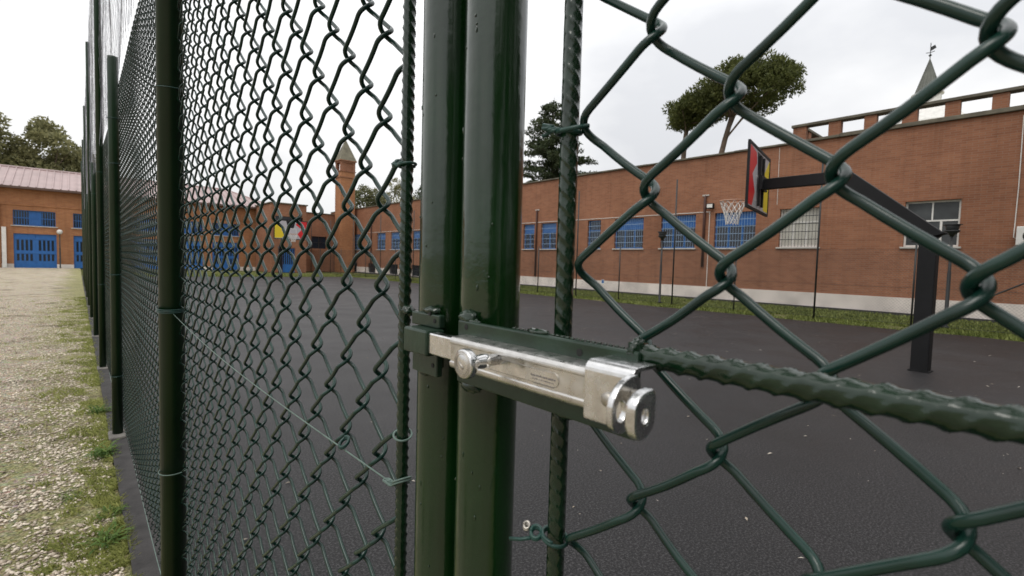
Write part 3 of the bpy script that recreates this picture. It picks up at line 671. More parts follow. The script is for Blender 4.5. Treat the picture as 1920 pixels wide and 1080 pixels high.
# ---------------------------------------------------------------- fence on the far side of the court
FX = 16.0
ff_ = thing('court_side_fence', 'thin green wire fence on the grass strip along the brick building', 'fence', (FX, 20, 0))
ys = [46.0 - 2.25*k for k in range(24)]
pm_t = MB(); pm_t.cyl((0,0,-.02), (0,0,4.5), .026, 8); pmt = pm_t.mesh('post', True)
pm_s = MB(); pm_s.cyl((0,0,-.02), (0,0,2.15), .022, 8); pms = pm_s.mesh('post', True)
TALLY = [13.67 - 4.55*k for k in range(-7, 6)]; SHORTY = [11.45 - 4.55*k for k in range(-7, 5)]
for y in TALLY:
    o = link('post', pmt, M['iron'], ff_); o.location = (0, y - 20, 0)
for y in SHORTY:
    o = link('post', pms, M['iron'], ff_); o.location = (0, y - 20, 0)
def lattice(mb, x, y0, y1, z0, z1, pitch, asp, r, jitter=0.0, n=3):
    """two crossing families of straight strands clipped to a rectangle in the plane x"""
    for sgn in (1, -1):
        k = y0 - (z1 - z0)/asp
        while k < y1 + (z1 - z0)/asp:
            pa = (k, z0) if sgn > 0 else (k, z1); pb = (k + (z1 - z0)/asp, z1) if sgn > 0 else (k + (z1 - z0)/asp, z0)
            ta = max(0.0, (y0 - pa[0])/(pb[0]-pa[0])); tb = min(1.0, (y1 - pa[0])/(pb[0]-pa[0]))
            if tb > ta + 1e-4:
                A = [pa[i] + (pb[i]-pa[i])*ta for i in (0,1)]; Bq = [pa[i] + (pb[i]-pa[i])*tb for i in (0,1)]
                m_ = 1 if jitter == 0 else max(2, int(abs(Bq[1]-A[1])/.25))
                pts = []
                for i in range(m_+1):
                    yy = A[0] + (Bq[0]-A[0])*i/m_; zz = A[1] + (Bq[1]-A[1])*i/m_
                    w = noise.noise((yy*1.3, zz*1.3, 2.0 + sgn)) * jitter
                    pts.append((x + w, yy + w*.5, zz))
                mb.tube(pts, r, n, False)
            k += pitch
q = MB(); lattice(q, FX, -6, 46, .05, 1.98, .078, 1.0, .0019)
tag(part(q, 'wire_mesh', M['iron'], ff_), kind='stuff')
for z in (.06, 1.0, 2.0):
    q = MB(); q.cyl((FX, -6, z), (FX, 46, z), .004, 5); part(q, 'line_wire', M['iron'], ff_)
q = MB(); q.cyl((FX - .02, -.9, 2.05), (FX - .02, 1.45, .55), .018, 8); part(q, 'brace', M['iron'], ff_)

# ---------------------------------------------------------------- trees
def leaf_cloud(clusters, per, size, squash=1.0, rng=None, long=1.0, up=0.0):
    """triangles scattered through cluster volumes, denser towards each shell"""
    rng = rng or RNG; Vs = []
    for (c, r) in clusters:
        n = int(per * (r if np.isscalar(r) else r[0]) ** 2) + 12
        d = rng.normal(size=(n, 3)); d /= np.linalg.norm(d, axis=1)[:, None]
        rad = rng.uniform(.25, 1.0, n) ** .55
        rr = np.array([r, r, r*squash]) if np.isscalar(r) else np.array(r)
        p = np.array(c) + d * rad[:, None] * rr
        a = rng.normal(size=(n, 3)); a = a*.8 + d*.9; a[:, 2] += up; a /= np.linalg.norm(a, axis=1)[:, None]
        b = np.cross(a, rng.normal(size=(n, 3))); b /= np.linalg.norm(b, axis=1)[:, None]
        s = size * rng.uniform(.6, 1.4, n)[:, None]
        Vs.append(np.stack([p - b*s*.5, p + b*s*.5, p + a*s*long], axis=1).reshape(-1, 3))
    V = np.concatenate(Vs); F = np.arange(len(V)).reshape(-1, 3)
    return V, F
def limb(q, a, b, r0, r1, bend=.12, n=7, rng=random):
    a, b = Vector(a), Vector(b); L = (b-a).length
    off = Vector((rng.uniform(-1,1), rng.uniform(-1,1), rng.uniform(-.3,.6))) * L * bend
    pts = [a.lerp(b, t) + off * math.sin(math.pi*t) for t in [i/6 for i in range(7)]]
    q.tube(pts, [r0 + (r1-r0)*i/6 for i in range(7)], n)
    return pts
def put_tree(name, label, base, trunk_mb, V, F, leaf, bark, group=None):
    t = thing(name, label, 'tree', base, group)
    part(trunk_mb, 'trunk', bark, t, True)
    me_o = np_mesh('crown', V, F, leaf); me_o.parent = t; me_o.matrix_parent_inverse = world_of(t).inverted()
    return t

def stone_pine(label, base, top_trunk, crown_c, crown_r, seed, lobes):
    rg = random.Random(seed); nr = np.random.default_rng(seed)
    q = MB(); bpt = Vector(base); tt = Vector(top_trunk)
    pts = [bpt.lerp(tt, t) + Vector((0, .35*math.sin(t*4.5 + seed), 0)) for t in [i/8 for i in range(9)]]
    q.tube(pts, [.30 - .14*i/8 for i in range(9)], 9)
    cl = []; cc = Vector(crown_c)
    for k in range(lobes):
        for _ in range(60):
            d = Vector((rg.uniform(-1,1), rg.uniform(-1,1), rg.uniform(-.75,1)))
            if d.length < 1 and d.length > .3: break
        p = cc + Vector((d.x*crown_r[0], d.y*crown_r[1], d.z*crown_r[2]))
        cl.append((tuple(p), rg.uniform(.34, .80)))
        if k % 7 == 0:
            lp = limb(q, pts[rg.choice([7, 8, 8, 8])], p - Vector((0,0,.3)), .075, .018, .06, 6, rg)
    V, F = leaf_cloud(cl, 560, .10, .72, nr, 1.9, .45)
    put_tree('stone_pine', label, base, q, V, F, M['pine'], M['bark'], 'stone pines behind the building')
stone_pine('large stone pine with a wide umbrella crown behind the brick wall', (34, 17.2, 0), (34, 15.4, 11.9), (34, 14.4, 13.6), (2.7, 3.4, 1.8), 11, 125)
stone_pine('smaller stone pine with thin bent trunk left of the large pine', (34.5, 19.3, 0), (34.5, 18.8, 12.2), (34.5, 18.5, 13.0), (1.9, 2.5, 1.15), 23, 75)

def cedar(label, base, h, spread, seed):
    rg = random.Random(seed); nr = np.random.default_rng(seed); q = MB(); b = Vector(base)
    q.tube([b, b + Vector((.1, 0, h*.5)), b + Vector((0, .1, h))], [.38, .22, .03], 9); cl = []
    z = 3.0
    while z < h - .2:
        f = (h - z)/(h - 3.0); n = 7 if f > .3 else 5
        for k in range(n):
            az = rg.uniform(0, math.tau); L = spread*(f**.75)*rg.uniform(.6, 1.05) + .25
            tip = b + Vector((math.cos(az)*L, math.sin(az)*L, z + rg.uniform(-.1, .5)*f))
            st_ = b + Vector((0, 0, z))
            limb(q, st_, tip, .05*f + .012, .01, .05, 5, rg)
            m_ = max(2, int(L/.55))
            for i in range(m_):
                p = st_.lerp(tip, (i + .8)/m_); cl.append((tuple(p + Vector((rg.uniform(-.2,.2), rg.uniform(-.2,.2), rg.uniform(-.05,.15)))), (.50*(.5+.5*f)+.12, .50*(.5+.5*f)+.12, .17)))
        z += .85*(.5 + .5*f)
    for k in range(4): cl.append(((b.x, b.y, h - .1 - .25*k), (.10 + .07*k, .10 + .07*k, .2)))
    V, F = leaf_cloud(cl, 270, .12, 1.0, nr, 1.6, .15)
    put_tree('cedar_tree', label, base, q, V, F, M['cedar'], M['bark'])
cedar('dark pointed cedar tree behind the brick wall beside the gate posts', (30, 28.7, 0), 15.1, 6.2, 5)

def broad_tree(label, base, crown_c, crown_r, lobes, seed, leaf, group, lr=(.8, 1.5), size=.27, per=150):
    rg = random.Random(seed); nr = np.random.default_rng(seed); q = MB(); b = Vector(base); cc = Vector(crown_c)
    top = Vector((cc.x, cc.y, cc.z - crown_r[2]*.5)); pts = limb(q, b, top, .4, .2, .04, 8, rg); cl = []
    for k in range(lobes):
        for _ in range(60):
            d = Vector((rg.uniform(-1,1), rg.uniform(-1,1), rg.uniform(-1,1)))
            if .35 < d.length < 1: break
        p = cc + Vector((d.x*crown_r[0], d.y*crown_r[1], d.z*crown_r[2])); cl.append((tuple(p), rg.uniform(*lr)))
        if k % 4 == 0: limb(q, pts[rg.choice([4,5,6])], p, .12, .02, .1, 5, rg)
    V, F = leaf_cloud(cl, per, size, .85, nr, 1.2, .1)
    put_tree('broadleaf_tree', label, base, q, V, F, leaf, M['bark'], group)
broad_tree('tall olive green tree behind the workshop roof at the left edge', (-7.4, 80, 0), (-6.9, 80, 11.6), (2.6, 3.2, 4.9), 46, 31, M['olive_leaf'], 'trees behind the workshop')
broad_tree('rounded olive green tree with the tallest crown behind the workshop roof', (-2.9, 81, 0), (-2.6, 81, 11.4), (2.9, 3.2, 5.2), 52, 32, M['olive_leaf'], 'trees behind the workshop')
broad_tree('small lower tree behind the workshop roof next to the tall fence posts', (1.0, 84, 0), (0.4, 84, 10.2), (2.3, 2.3, 3.9), 30, 33, M['olive_leaf'], 'trees behind the workshop')
broad_tree('pale feathery tree rising just right of the bell tower', (28.5, 62, 0), (28.7, 62, 8.6), (2.4, 2.4, 2.3), 34, 41, M['pale_leaf'], 'trees behind the bell tower', (.5, 1.0), .2, 170)
broad_tree('darker leafy tree behind the wall between bell tower and gate bar', (33.5, 62, 0), (33.4, 62, 9.2), (2.3, 2.6, 3.0), 36, 42, M['olive_leaf'], 'trees behind the bell tower', (.5, 1.0), .2, 170)
broad_tree('dark leafy tree showing between the gate bar and the gate tube', (38.2, 63, 0), (38.2, 63, 9.0), (2.4, 2.6, 3.3), 34, 43, M['cedar'], 'trees behind the bell tower', (.5, 1.0), .2, 170)

# ---------------------------------------------------------------- grass, pebbles, weeds, fallen leaves
def blades(name, pts, hmin, hmax, m, w=.006, lean=.5, parent=None):
    P = np.array(pts); n = len(P); az = RNG.uniform(0, math.tau, n); h = RNG.uniform(hmin, hmax, n); ww = w*RNG.uniform(.6, 1.4, n)
    sx = np.stack([np.cos(az), np.sin(az), np.zeros(n)], 1); ln = np.stack([np.cos(az+1.57), np.sin(az+1.57), np.zeros(n)], 1) * (RNG.uniform(.0, lean, n)*h)[:, None]
    up = np.stack([np.zeros(n), np.zeros(n), h], 1)
    V = np.stack([P - sx*ww[:, None], P + sx*ww[:, None], P + ln*.35 + up*.6 + sx*ww[:, None]*.6, P + ln + up], 1).reshape(-1, 3)
    F = np.array([[0,1,2],[0,2,3]])[None] + (np.arange(n)*4)[:, None, None]
    return np_mesh(name, V, F.reshape(-1, 3), m, parent)
# turf strip between court and long building
sp = []
rg = random.Random(3)
for _ in range(52000):
    y = 34*rg.random()**1.4 - 3; x = rg.uniform(14.75, 20.1)
    d = noise.noise((x*.8, y*.8, 1.0)) + .5*noise.noise((x*2.5, y*2.5, 4.0))
    if d > -.35 + (.35 if x < 15.0 else 0): sp.append((x, y, -.03))
for _ in range(9000): sp.append((rg.uniform(1, 19), 34.3 + 6*rg.random()**2, -.03))
tag(blades('grass_strip', sp, .03, .10, M['turf_grass'], .018, .9), 'short green turf between the court and the brick building', 'grass', kind='stuff')
# grass along the gravel path
gp = []
for _ in range(130000):
    y = 2.0 + 16*rg.random()**2.0; x = .155 - 1.7*rg.random()**1.8 * (1 if y > 3 else .75)
    cl = noise.noise((x*3.2, y*3.2, 9.0))*.9 + noise.noise((x*9, y*9, 2.0))*.6
    thr = -.06 + min(1.0, max(0, (.10 - x)/.55))*.62
    if cl > thr: gp.append((x, y, .068))
tag(blades('path_grass', gp, .008, .034, M['grass'], .0026, 1.5), 'thin mossy grass growing through the gravel beside the fence kerb', 'grass', kind='stuff')
# loose pebbles
PV = np.array([[1,0,0],[-1,0,0],[0,1,0],[0,-1,0],[0,0,1],[0,0,-1]], float); PF = np.array([[0,2,4],[2,1,4],[1,3,4],[3,0,4],[2,0,5],[1,2,5],[3,1,5],[0,3,5]])
pv = []
cnt = 0
for _ in range(120000):
    y = 2.1 + 17*rg.random()**1.8; x = .12 - 2.6*rg.random()
    if y > 6 and rg.random() < (y - 6)/13: continue
    if x < .1 - (.42 + .10*y): continue
    cl = noise.noise((x*2.1, y*2.1, 5.0)) + .6*noise.noise((x*6, y*6, 3.0))
    if x > .0 and rg.random() < .2: continue
    if cl < -.36: continue
    s = .0036 + .012*rg.random()**2.8
    pv.append((x, y, .074, s, s*rg.uniform(.6, 1), s*rg.uniform(.35, .65), rg.uniform(0, 6.28)))
A = np.array(pv); n = len(A); co, si = np.cos(A[:,6]), np.sin(A[:,6])
L_ = PV[None] * A[:, None, 3:6] * (1 + RNG.uniform(-.22, .22, (n, 6, 1)))
V = np.stack([L_[...,0]*co[:,None] - L_[...,1]*si[:,None] + A[:,None,0], L_[...,0]*si[:,None] + L_[...,1]*co[:,None] + A[:,None,1], L_[...,2] + A[:,None,2]], 2).reshape(-1, 3)
F = (PF[None] + (np.arange(n)*6)[:, None, None]).reshape(-1, 3)
tag(np_mesh('pebbles', V, F, M['pebble']), 'loose pale pebbles on the gravel path', 'gravel', kind='stuff')

def weed(label, x, y, n, size, seed, upright=.5):
    rg = random.Random(seed); q = MB()
    for k in range(n):
        az = rg.uniform(0, math.tau); L = size*rg.uniform(.35, 1.1); u = Vector((math.cos(az), math.sin(az), 0)); s = Vector((-u.y, u.x, 0)); o_ = Vector((rg.gauss(0, .02), rg.gauss(0, .035), 0)); rise = upright*rg.uniform(.5, 1.3)
        prof = [(0, .06), (.18, .10), (.3, .07), (.45, .15), (.55, .09), (.72, .16), (.82, .10), (1.0, .01)]
        l_, r_ = [], []
        for t, w in prof:
            c = o_ + u*(L*t) + Vector((0, 0, L*(rise*t - .55*rise*t*t*1.3) + .004)); l_.append(c + s*w*L*.34 + Vector((0,0,.02*L))); r_.append(c - s*w*L*.34 + Vector((0,0,.02*L)))
        m_ = len(prof); q.add(l_ + r_, [(i, i+1, m_+i+1, m_+i) for i in range(m_-1)])
    o = q.build('weed', M['weed']); o.location = (x, y, .07)
    return tag(o, label, 'weed', 'weeds along the fence kerb')
weed('large bright green weed clump in front of the short fence post base', .10, 3.92, 90, .10, 1, 1.3)
weed('toothed green weed rosette at the bottom edge of the gravel', .085, 2.72, 80, .085, 2, 1.1)
weed('weed rosette with lighter leaves just above the bottom one by the kerb', .095, 3.0, 40, .07, 3, 1.0)
weed('bright weed tuft farther along the kerb before the tall post', .11, 5.0, 80, .10, 4, 1.3)
weed('small flat weed in the middle of the gravel moss patch', -.06, 3.35, 36, .06, 5, .8)
lv = []
for _ in range(620):
    x = .4 + 14.2*rg.random(); y = -1 + 22*rg.random()**1.3; lv.append((x, y, .006))
A = np.array(lv); n = len(A); az = RNG.uniform(0, 6.28, n); L = RNG.uniform(.006, .024, n); wd = L*RNG.uniform(.18, .45, n)
dx = np.stack([np.cos(az), np.sin(az), RNG.uniform(-.2, .3, n)], 1)*L[:, None]; dy = np.stack([-np.sin(az), np.cos(az), RNG.uniform(-.1, .3, n)], 1)*wd[:, None]
z = np.zeros((n, 3)); z[:, 2] = L*.22
V = np.stack([A - dx, A + dy + z, A + dx, A - dy + z], 1).reshape(-1, 3); F = np.arange(n*4).reshape(-1, 4)
tag(np_mesh('fallen_leaves', V, F, M['dry_leaf']), 'small dry leaves scattered over the dark court asphalt', 'leaves', kind='stuff')

# unseen evergreen row added behind the camera to darken the gate tube reflections
hd_ = thing('added_hedge', 'unseen evergreen row added outside the gate to darken its tube reflections', 'added_hedge', (4, -6.5, 0))
cl = []; rg = random.Random(77)
for k in range(420):
    cl.append(((rg.uniform(-6.5, 24), -6.4 + rg.uniform(-.7, .7), rg.uniform(.3, 6.6)), rg.uniform(.55, .95)))
V, F = leaf_cloud(cl, 140, .16, 1.0, np.random.default_rng(77), 1.3, .1)
o = np_mesh('foliage', V, F, M['cedar']); o.parent = hd_; o.matrix_parent_inverse = world_of(hd_).inverted()
for k in range(16):
    q = MB(); q.tube([(-6 + k*1.95, -6.6, 0), (-6 + k*1.95 + rg.uniform(-.2,.2), -6.6, 3.4), (-6 + k*1.95, -6.7, 6.4)], [.11, .08, .02], 7); part(q, 'trunk', M['bark'], hd_, True)

# ---------------------------------------------------------------- chain link strands
W2, VP_, RW, HB = 0.0397, 0.078, 0.0022, 0.0068       # half diamond width, diamond height, wire radius, half depth of the weave
def strand_mesh(cycles, sides=8, arc=4, leg=4, seed=0, amp=0.0004):
    """one flattened spiral of wire: front legs climb towards -y, back legs towards +y"""
    rg = random.Random(seed); a = W2/2 + RW; pts = []; z = 0.0
    EY_ = .0074; qz = EY_*math.pi/2; lz = 2*(a - EY_); tot = 2*qz + lz; sc = (VP_/2)/tot
    for h in range(2*cycles):
        f = 1 if h % 2 == 0 else -1                       # +1: from +y extreme to -y extreme on the front (-x) side
        jy, jz = rg.gauss(0, amp), rg.gauss(0, amp)
        for i in range(arc):
            t = i/arc * math.pi/2
            pts.append((-f*HB*math.sin(t), f*(a - EY_ + EY_*math.cos(t)) + jy*i/arc, z + qz*sc*i/arc))
        for i in range(leg):
            t = i/leg; bow = .0010*math.sin(math.pi*t)
            pts.append((-f*(HB - bow*.5), f*(a - EY_ - lz*t) + jy, z + (qz + lz*t)*sc + jz*math.sin(math.pi*t)))
        for i in range(arc):
            t = (1 - i/arc) * math.pi/2
            pts.append((-f*HB*math.sin(t), -f*(a - EY_ + EY_*math.cos(t)) + jy*(1 - i/arc), z + (qz + lz + qz*i/arc)*sc))
        z += VP_/2
    q = MB(); q.tube(pts, RW, sides, True)
    me = q.mesh('wire', True); me.materials.append(M['wire']); return me
CY = 30
fine = [strand_mesh(CY, 10, 5, 4, s) for s in range(5)]
mid = [strand_mesh(CY, 6, 3, 2, s + 9) for s in range(4)]
def put_wire(me, parent, x, y, zphase, zbase, ox=0.0):
    """place so that the +y nodes fall on zphase + k*VP_ starting just above zbase"""
    k = math.ceil((zbase - zphase)/VP_); z = zphase + k*VP_
    o = bpy.data.objects.new('wire', me); COL.objects.link(o); o.parent = parent
    o.location = (x - parent.location.x + ox, y - parent.location.y, z - parent.location.z)
    return o

def rebar_mesh(L, R=.0049, pitch=.0085, du=.0009, n=26, seed=0):
    """deformed bar along +z: two longitudinal ribs and slanted crescent ribs, lumpy paint"""
    m = int(L/du); zz = np.linspace(0, L, m + 1); th = np.linspace(0, 2*np.pi, n, endpoint=False)
    Z, T = np.meshgrid(zz, th, indexing='ij')
    side = np.sin(T); k = np.where(side > 0, T, T - np.pi)
    ph = (Z + .0046*k + np.where(side > 0, 0, pitch/2))/pitch
    alt = np.where((np.floor(ph) % 2) == 0, 1.0, .9)
    rib = np.exp(-((ph % 1.0) - .5)**2/.016) * np.clip(np.abs(side), 0, 1)**.5 * alt
    lon = np.exp(-((np.mod(T + np.pi/2, np.pi) - np.pi/2)**2)/.020)
    lump = np.array([[noise.noise((math.cos(t)*1.2, math.sin(t)*1.2, z_*160 + seed)) for t in th] for z_ in zz[::4]])
    lump = np.repeat(lump, 4, 0)[:m+1]
    r = R*(.95 + .21*rib + .10*lon) + .00012*lump
    V = np.stack([r*np.cos(T), r*np.sin(T), Z], 2).reshape(-1, 3)
    i = np.arange(m)[:, None]*n; kk = np.arange(n)[None]; k2 = (kk + 1) % n
    F = np.stack([i + kk, i + k2, i + n + k2, i + n + kk], 2).reshape(-1, 4)
    me = bpy.data.meshes.new('rebar'); me.vertices.add(len(V)); me.vertices.foreach_set('co', V.astype(np.float32).ravel())
    me.loops.add(F.size); me.loops.foreach_set('vertex_index', F.astype(np.int32).ravel())
    me.polygons.add(len(F)); me.polygons.foreach_set('loop_start', np.arange(len(F), dtype=np.int32)*4)
    me.update(calc_edges=True); me.polygons.foreach_set('use_smooth', [True]*len(F)); me.materials.append(M['paint_rebar']); return me

def ring(q, c, r, tilt=(0,0), wire=.0012, turns=1.0, rise=0.0, n=22, start=0.0, ez=1.0):
    pts = []
    for i in range(int(n*turns) + 1):
        a = start + i/n*math.tau
        pts.append((c[0] + r*math.cos(a)*ez, c[1] + r*math.sin(a), c[2] + tilt[0]*r*math.cos(a) + tilt[1]*r*math.sin(a) + rise*i/n))
    q.tube(pts, wire, 7)

PX = 0.21                                     # plane of the gate mesh
TR = 0.0205                                   # gate tube radius
def gate_tube(y, z0, z1, parent, name='frame_tube'):
    q = MB(); N = 40; m_ = 90; V = []; 
    for i in range(m_ + 1):
        z_ = z0 + (z1 - z0)*i/m_
        for k in range(N):
            a = k*math.tau/N; w = .00025*noise.noise((math.cos(a)*1.5, math.sin(a)*1.5, z_*9 + y*50))
            V.append((PX + (TR + w)*math.cos(a), y + (TR + w)*math.sin(a), z_))
    Fq = [(i*N + k, i*N + (k+1) % N, (i+1)*N + (k+1) % N, (i+1)*N + k) for i in range(m_) for k in range(N)]
    q.add(V, Fq); q.add([], []); q.f.append(tuple(range(N-1, -1, -1))); q.f.append(tuple(m_*N + k for k in range(N))); q.m += [0, 0]
    return part(q, name, M['paint'], parent, True)
def blob(q, c, r, seed, sub=10):
    """weld spatter lump"""
    vv, ff = [], []
    for i in range(sub + 1):
        for k in range(sub*2):
            a = math.pi*i/sub; b = math.tau*k/(sub*2); d = Vector((math.sin(a)*math.cos(b), math.sin(a)*math.sin(b), math.cos(a)))
            rr = 1 + .45*noise.noise(d*2.2 + Vector((seed, 0, 0))); vv.append((c[0] + d.x*r[0]*rr, c[1] + d.y*r[1]*rr, c[2] + d.z*r[2]*rr))
    n = sub*2
    for i in range(sub):
        for k in range(n): ff.append((i*n + k, i*n + (k+1) % n, (i+1)*n + (k+1) % n, (i+1)*n + k))
    q.add(vv, ff)

# ---------------------------------------------------------------- left gate leaf
GZ0, GZ1 = 0.14, 2.52
left = thing('gate_leaf', 'far gate leaf of green chain link between the round post and the latch', 'gate', (PX, .95, .05), 'leaves of the green double gate')
gate_tube(.309, GZ0, GZ1, left)
for z in (GZ0 + .02, GZ1 - .02):
    q = MB(); q.cyl((PX, .330, z), (PX, 1.56, z), .0165, 20); part(q, 'frame_rail', M['paint'], left, True)
rbm = rebar_mesh(GZ1 - GZ0 - .04)
o = link('tension_bar', rbm, M['paint_rebar'], left); o.location = (-.004, .3645 - .95, GZ0 + .02 - .05); o.rotation_euler = (0, -.0, .9)
n_l = 30
for i in range(n_l):
    put_wire(fine[i % 5] if i < 22 else mid[i % 4], left, PX + .003*noise.noise((i*.3, 0, 0)), .39515 + W2*i, 1.486 - i*VP_/2, GZ0 + .03)
# keeper box that takes the bolt
KX = .172
q = MB(); q.box(KX, .187, .2752, .306, 1.2955, 1.3130); kp = part(q, 'keeper', M['latch_plate'], left, bevel=.0016)
q = MB(); q.box(.1838, .1888, .2780, .3150, 1.3131, 1.3225); q.box(.1838, .1888, .2800, .3130, 1.2790, 1.2954); part(q, 'keeper_flange', M['latch_plate'], kp, bevel=.001)
q = MB()
for (yy, zz) in ((.2835, 1.3182), (.2900, 1.3230), (.2850, 1.2868)): q.cyl((.1834, yy, zz), (.1842, yy, zz), .0016, 12)
part(q, 'screw_hole', M['hole'], kp)
q = MB(); blob(q, (.187, .292, 1.3245), (.004, .009, .003), 1); blob(q, (.192, .3135, 1.318), (.004, .005, .004), 4); blob(q, (.202, .352, 1.3185), (.005, .006, .0045), 7); blob(q, (.189, .300, 1.2795), (.004, .008, .003), 9)
tag(part(q, 'weld_bead', M['paint_rebar'], left, True), kind='stuff')
# tie wires
q = MB(); ring(q, (.206, .3645, 1.4385), .0073, (.05, -.12), .0011, 1.6, .0010); ring(q, (.2035, .3725, 1.4400), .0034, (.3, .6), .0012, 2.5, .0009); blob(q, (.202, .3770, 1.4405), (.003, .0045, .0026), 3)
part(q, 'tie_wire', M['tie_dark'], left, True)
for z, ti, tu in ((1.2085, (.15, .35), 1.05), (1.1665, (-.1, -.55), 2.05)):
    q = MB(); ring(q, (.206, .3645, z), .0076, ti, .00095, tu, .0022); part(q, 'tie_wire', M['tie'], left, True)
q = MB(); q.tube([(.190 + .011*t - .004*math.sin(math.pi*t), 1.585 + (.374 - 1.585)*t, 1.1975 - .032*t - .010*math.sin(math.pi*t)) for t in [i/24 for i in range(25)]], .00075, 6)
for k in range(4): ring(q, (.2005 + k*.0003, .381 - k*.0024, 1.1655 - k*.0004), .0030, (0, 0), .0009, 1.0)
part(q, 'slack_wire', M['tie'], left, True)
q = MB(); ring(q, (.200, .472, 1.171), .0045, (.8, .3), .0016, 2.2, .001); part(q, 'tie_wire', M['tie_dark'], left, True)

# ---------------------------------------------------------------- right gate leaf
right = thing('gate_leaf', 'near gate leaf of green chain link carrying the steel slide bolt', 'gate', (PX, -.35, .05), 'leaves of the green double gate')
gate_tube(.256, GZ0, GZ1, right)
gate_tube(-1.02, GZ0, GZ1, right)
for z in (GZ0 + .02, GZ1 - .02):
    q = MB(); q.cyl((PX, .234, z), (PX, -.998, z), .0165, 20); part(q, 'frame_rail', M['paint'], right, True)
o = link('tension_bar', rbm, M['paint_rebar'], right); o.location = (-.004, .1845 + .35, GZ0 + .02 - .05); o.rotation_euler = (0, 0, 2.4)
hb = rebar_mesh(1.135, .0051, .0095, seed=5)
o = link('cross_bar', hb, M['paint_rebar'], right); o.location = (.1905 - PX, .1235 + .35, 1.3195 - .05); o.rotation_euler = (math.pi/2, .5, 0)
n_r = 29
for i in range(n_r):
    put_wire(fine[(i*2 + 1) % 5] if i < 9 else mid[i % 4], right, PX, .174 - W2/2 - W2*i, 1.356 + i*VP_/2, GZ0 + .03)
q = MB(); ring(q, (.205, .1845, 1.4325), .0070, (.02, .10), .0012, 1.5, .0012); q.tube([(.1985, .186, 1.4335), (.1965, .181, 1.4325), (.1985, .1735, 1.4330), (.2050, .1700, 1.4345)], .0013, 7)
for k in range(3): ring(q, (.1985 - k*.001, .1895 + k*.0016, 1.4345 + k*.0007), .0024, (.4, .2), .0011, 1.0)
q.tube([(.198, .189, 1.436), (.195, .195, 1.4375)], .0011, 6); q.tube([(.198, .190, 1.434), (.196, .196, 1.4315)], .0011, 6); part(q, 'tie_wire', M['tie_dark'], right, True)
q = MB(); ring(q, (.205, .1845, 1.200), .0075, (-.05, .25), .0012, 1.6, .0014); ring(q, (.198, .193, 1.2015), .0030, (.5, .4), .0011, 2.4, .0008)
q.tube([(.197, .193, 1.2000), (.192, .200, 1.1975), (.190, .207, 1.1955)], .0012, 6)
part(q, 'tie_wire', M['tie_dark'], right, True)
q = MB(); ring(q, (.196, .199, 1.2035), .0016, (.5, .4), .0008, 2.4, .0009); part(q, 'twist_end', M['dull_steel'], right, True)

# slide bolt latch: green back plate, steel body, bolt, knob, two padlock tabs
q = MB(); q.box(.1835, .1868, .1195, .2560, 1.2818, 1.3222)
latch = part(q, 'latch', M['latch_plate'], right, bevel=.0012)
def along_y(q, prof, y0, y1, mi=0): q.prism(prof, lambda x, z, y: (x, y, z), y0, y1, mi)
def arc_pts(cx, cz, r, a0, a1, n=5): return [(cx + r*math.cos(a0 + (a1-a0)*i/n), cz + r*math.sin(a0 + (a1-a0)*i/n)) for i in range(n+1)]
FXB = .1700; zb, zt = 1.2940, 1.3138
prof = [(.1834, zb)] + [(.1738, zb)] + arc_pts(FXB + .0032, zb + .0032, .0032, -math.pi/2, -math.pi) + [(FXB, zb + .0040), (FXB + .0009, zb + .0047), (FXB + .0009, zt - .0047), (FXB, zt - .0040)] + arc_pts(FXB + .0032, zt - .0032, .0032, math.pi, math.pi/2) + [(.1834, zt)]
q = MB(); along_y(q, prof, .1335, .2450); part(q, 'body', M['steel'], latch, fix=True)
q = MB(); along_y(q, [(.1745, 1.2975), (.1738, 1.2985), (.1738, 1.3108), (.1745, 1.3118), (.1815, 1.3118), (.1815, 1.2975)], .2452, .2758); part(q, 'bolt', M['chrome'], latch, fix=True, bevel=.0006)
# slot in the body with the bolt's face inside it
sl = [(.1585, 1.3008)] + [(.2100, 1.3008), (.2100, 1.3068)] + [(.1585 + .003*math.cos(math.pi/2 + k*math.pi/8) * -1 * -1, 1.3038 + .003*math.sin(math.pi/2 + k*math.pi/8)) for k in range(1)] 
ctr = lambda k: (.1580 - .0034*math.sin(k), 1.3038 + .0034*math.cos(k))
rim = [(FXB + .0008, .2080, 1.3072)] + [(FXB + .0008, *ctr(k*math.pi/10)) for k in range(11)] + [(FXB + .0008, .2080, 1.3004)]
q = MB(); q.tube(rim, .00030, 6); part(q, 'slot_edge', M['dull_steel'], latch, True)
poly = [(.2080, 1.3070)] + [ctr(k*math.pi/10) for k in range(11)] + [(.2080, 1.3006)]
q = MB(); q.prism(poly, lambda y_, z_, x_: (x_, y_, z_), FXB + .00055, FXB + .0009); part(q, 'slot_face', M['chrome'], latch, fix=True)
q = MB(); rs = random.Random(8)
for row, zz, hh in ((0, 1.3034, .0009), (1, 1.3019, .0005), (2, 1.2999, .0004)):
    yy = .1735 - row*.001
    while yy > .1575:
        w_ = rs.uniform(.0004, .0011); q.box(FXB + .00045, FXB + .0006 if row < 2 else FXB + .00095, yy - w_, yy, zz, zz + hh*rs.uniform(.7, 1.2)); yy -= w_ + rs.uniform(.0002, .0006)
part(q, 'stamped_mark', M['ink'], latch)
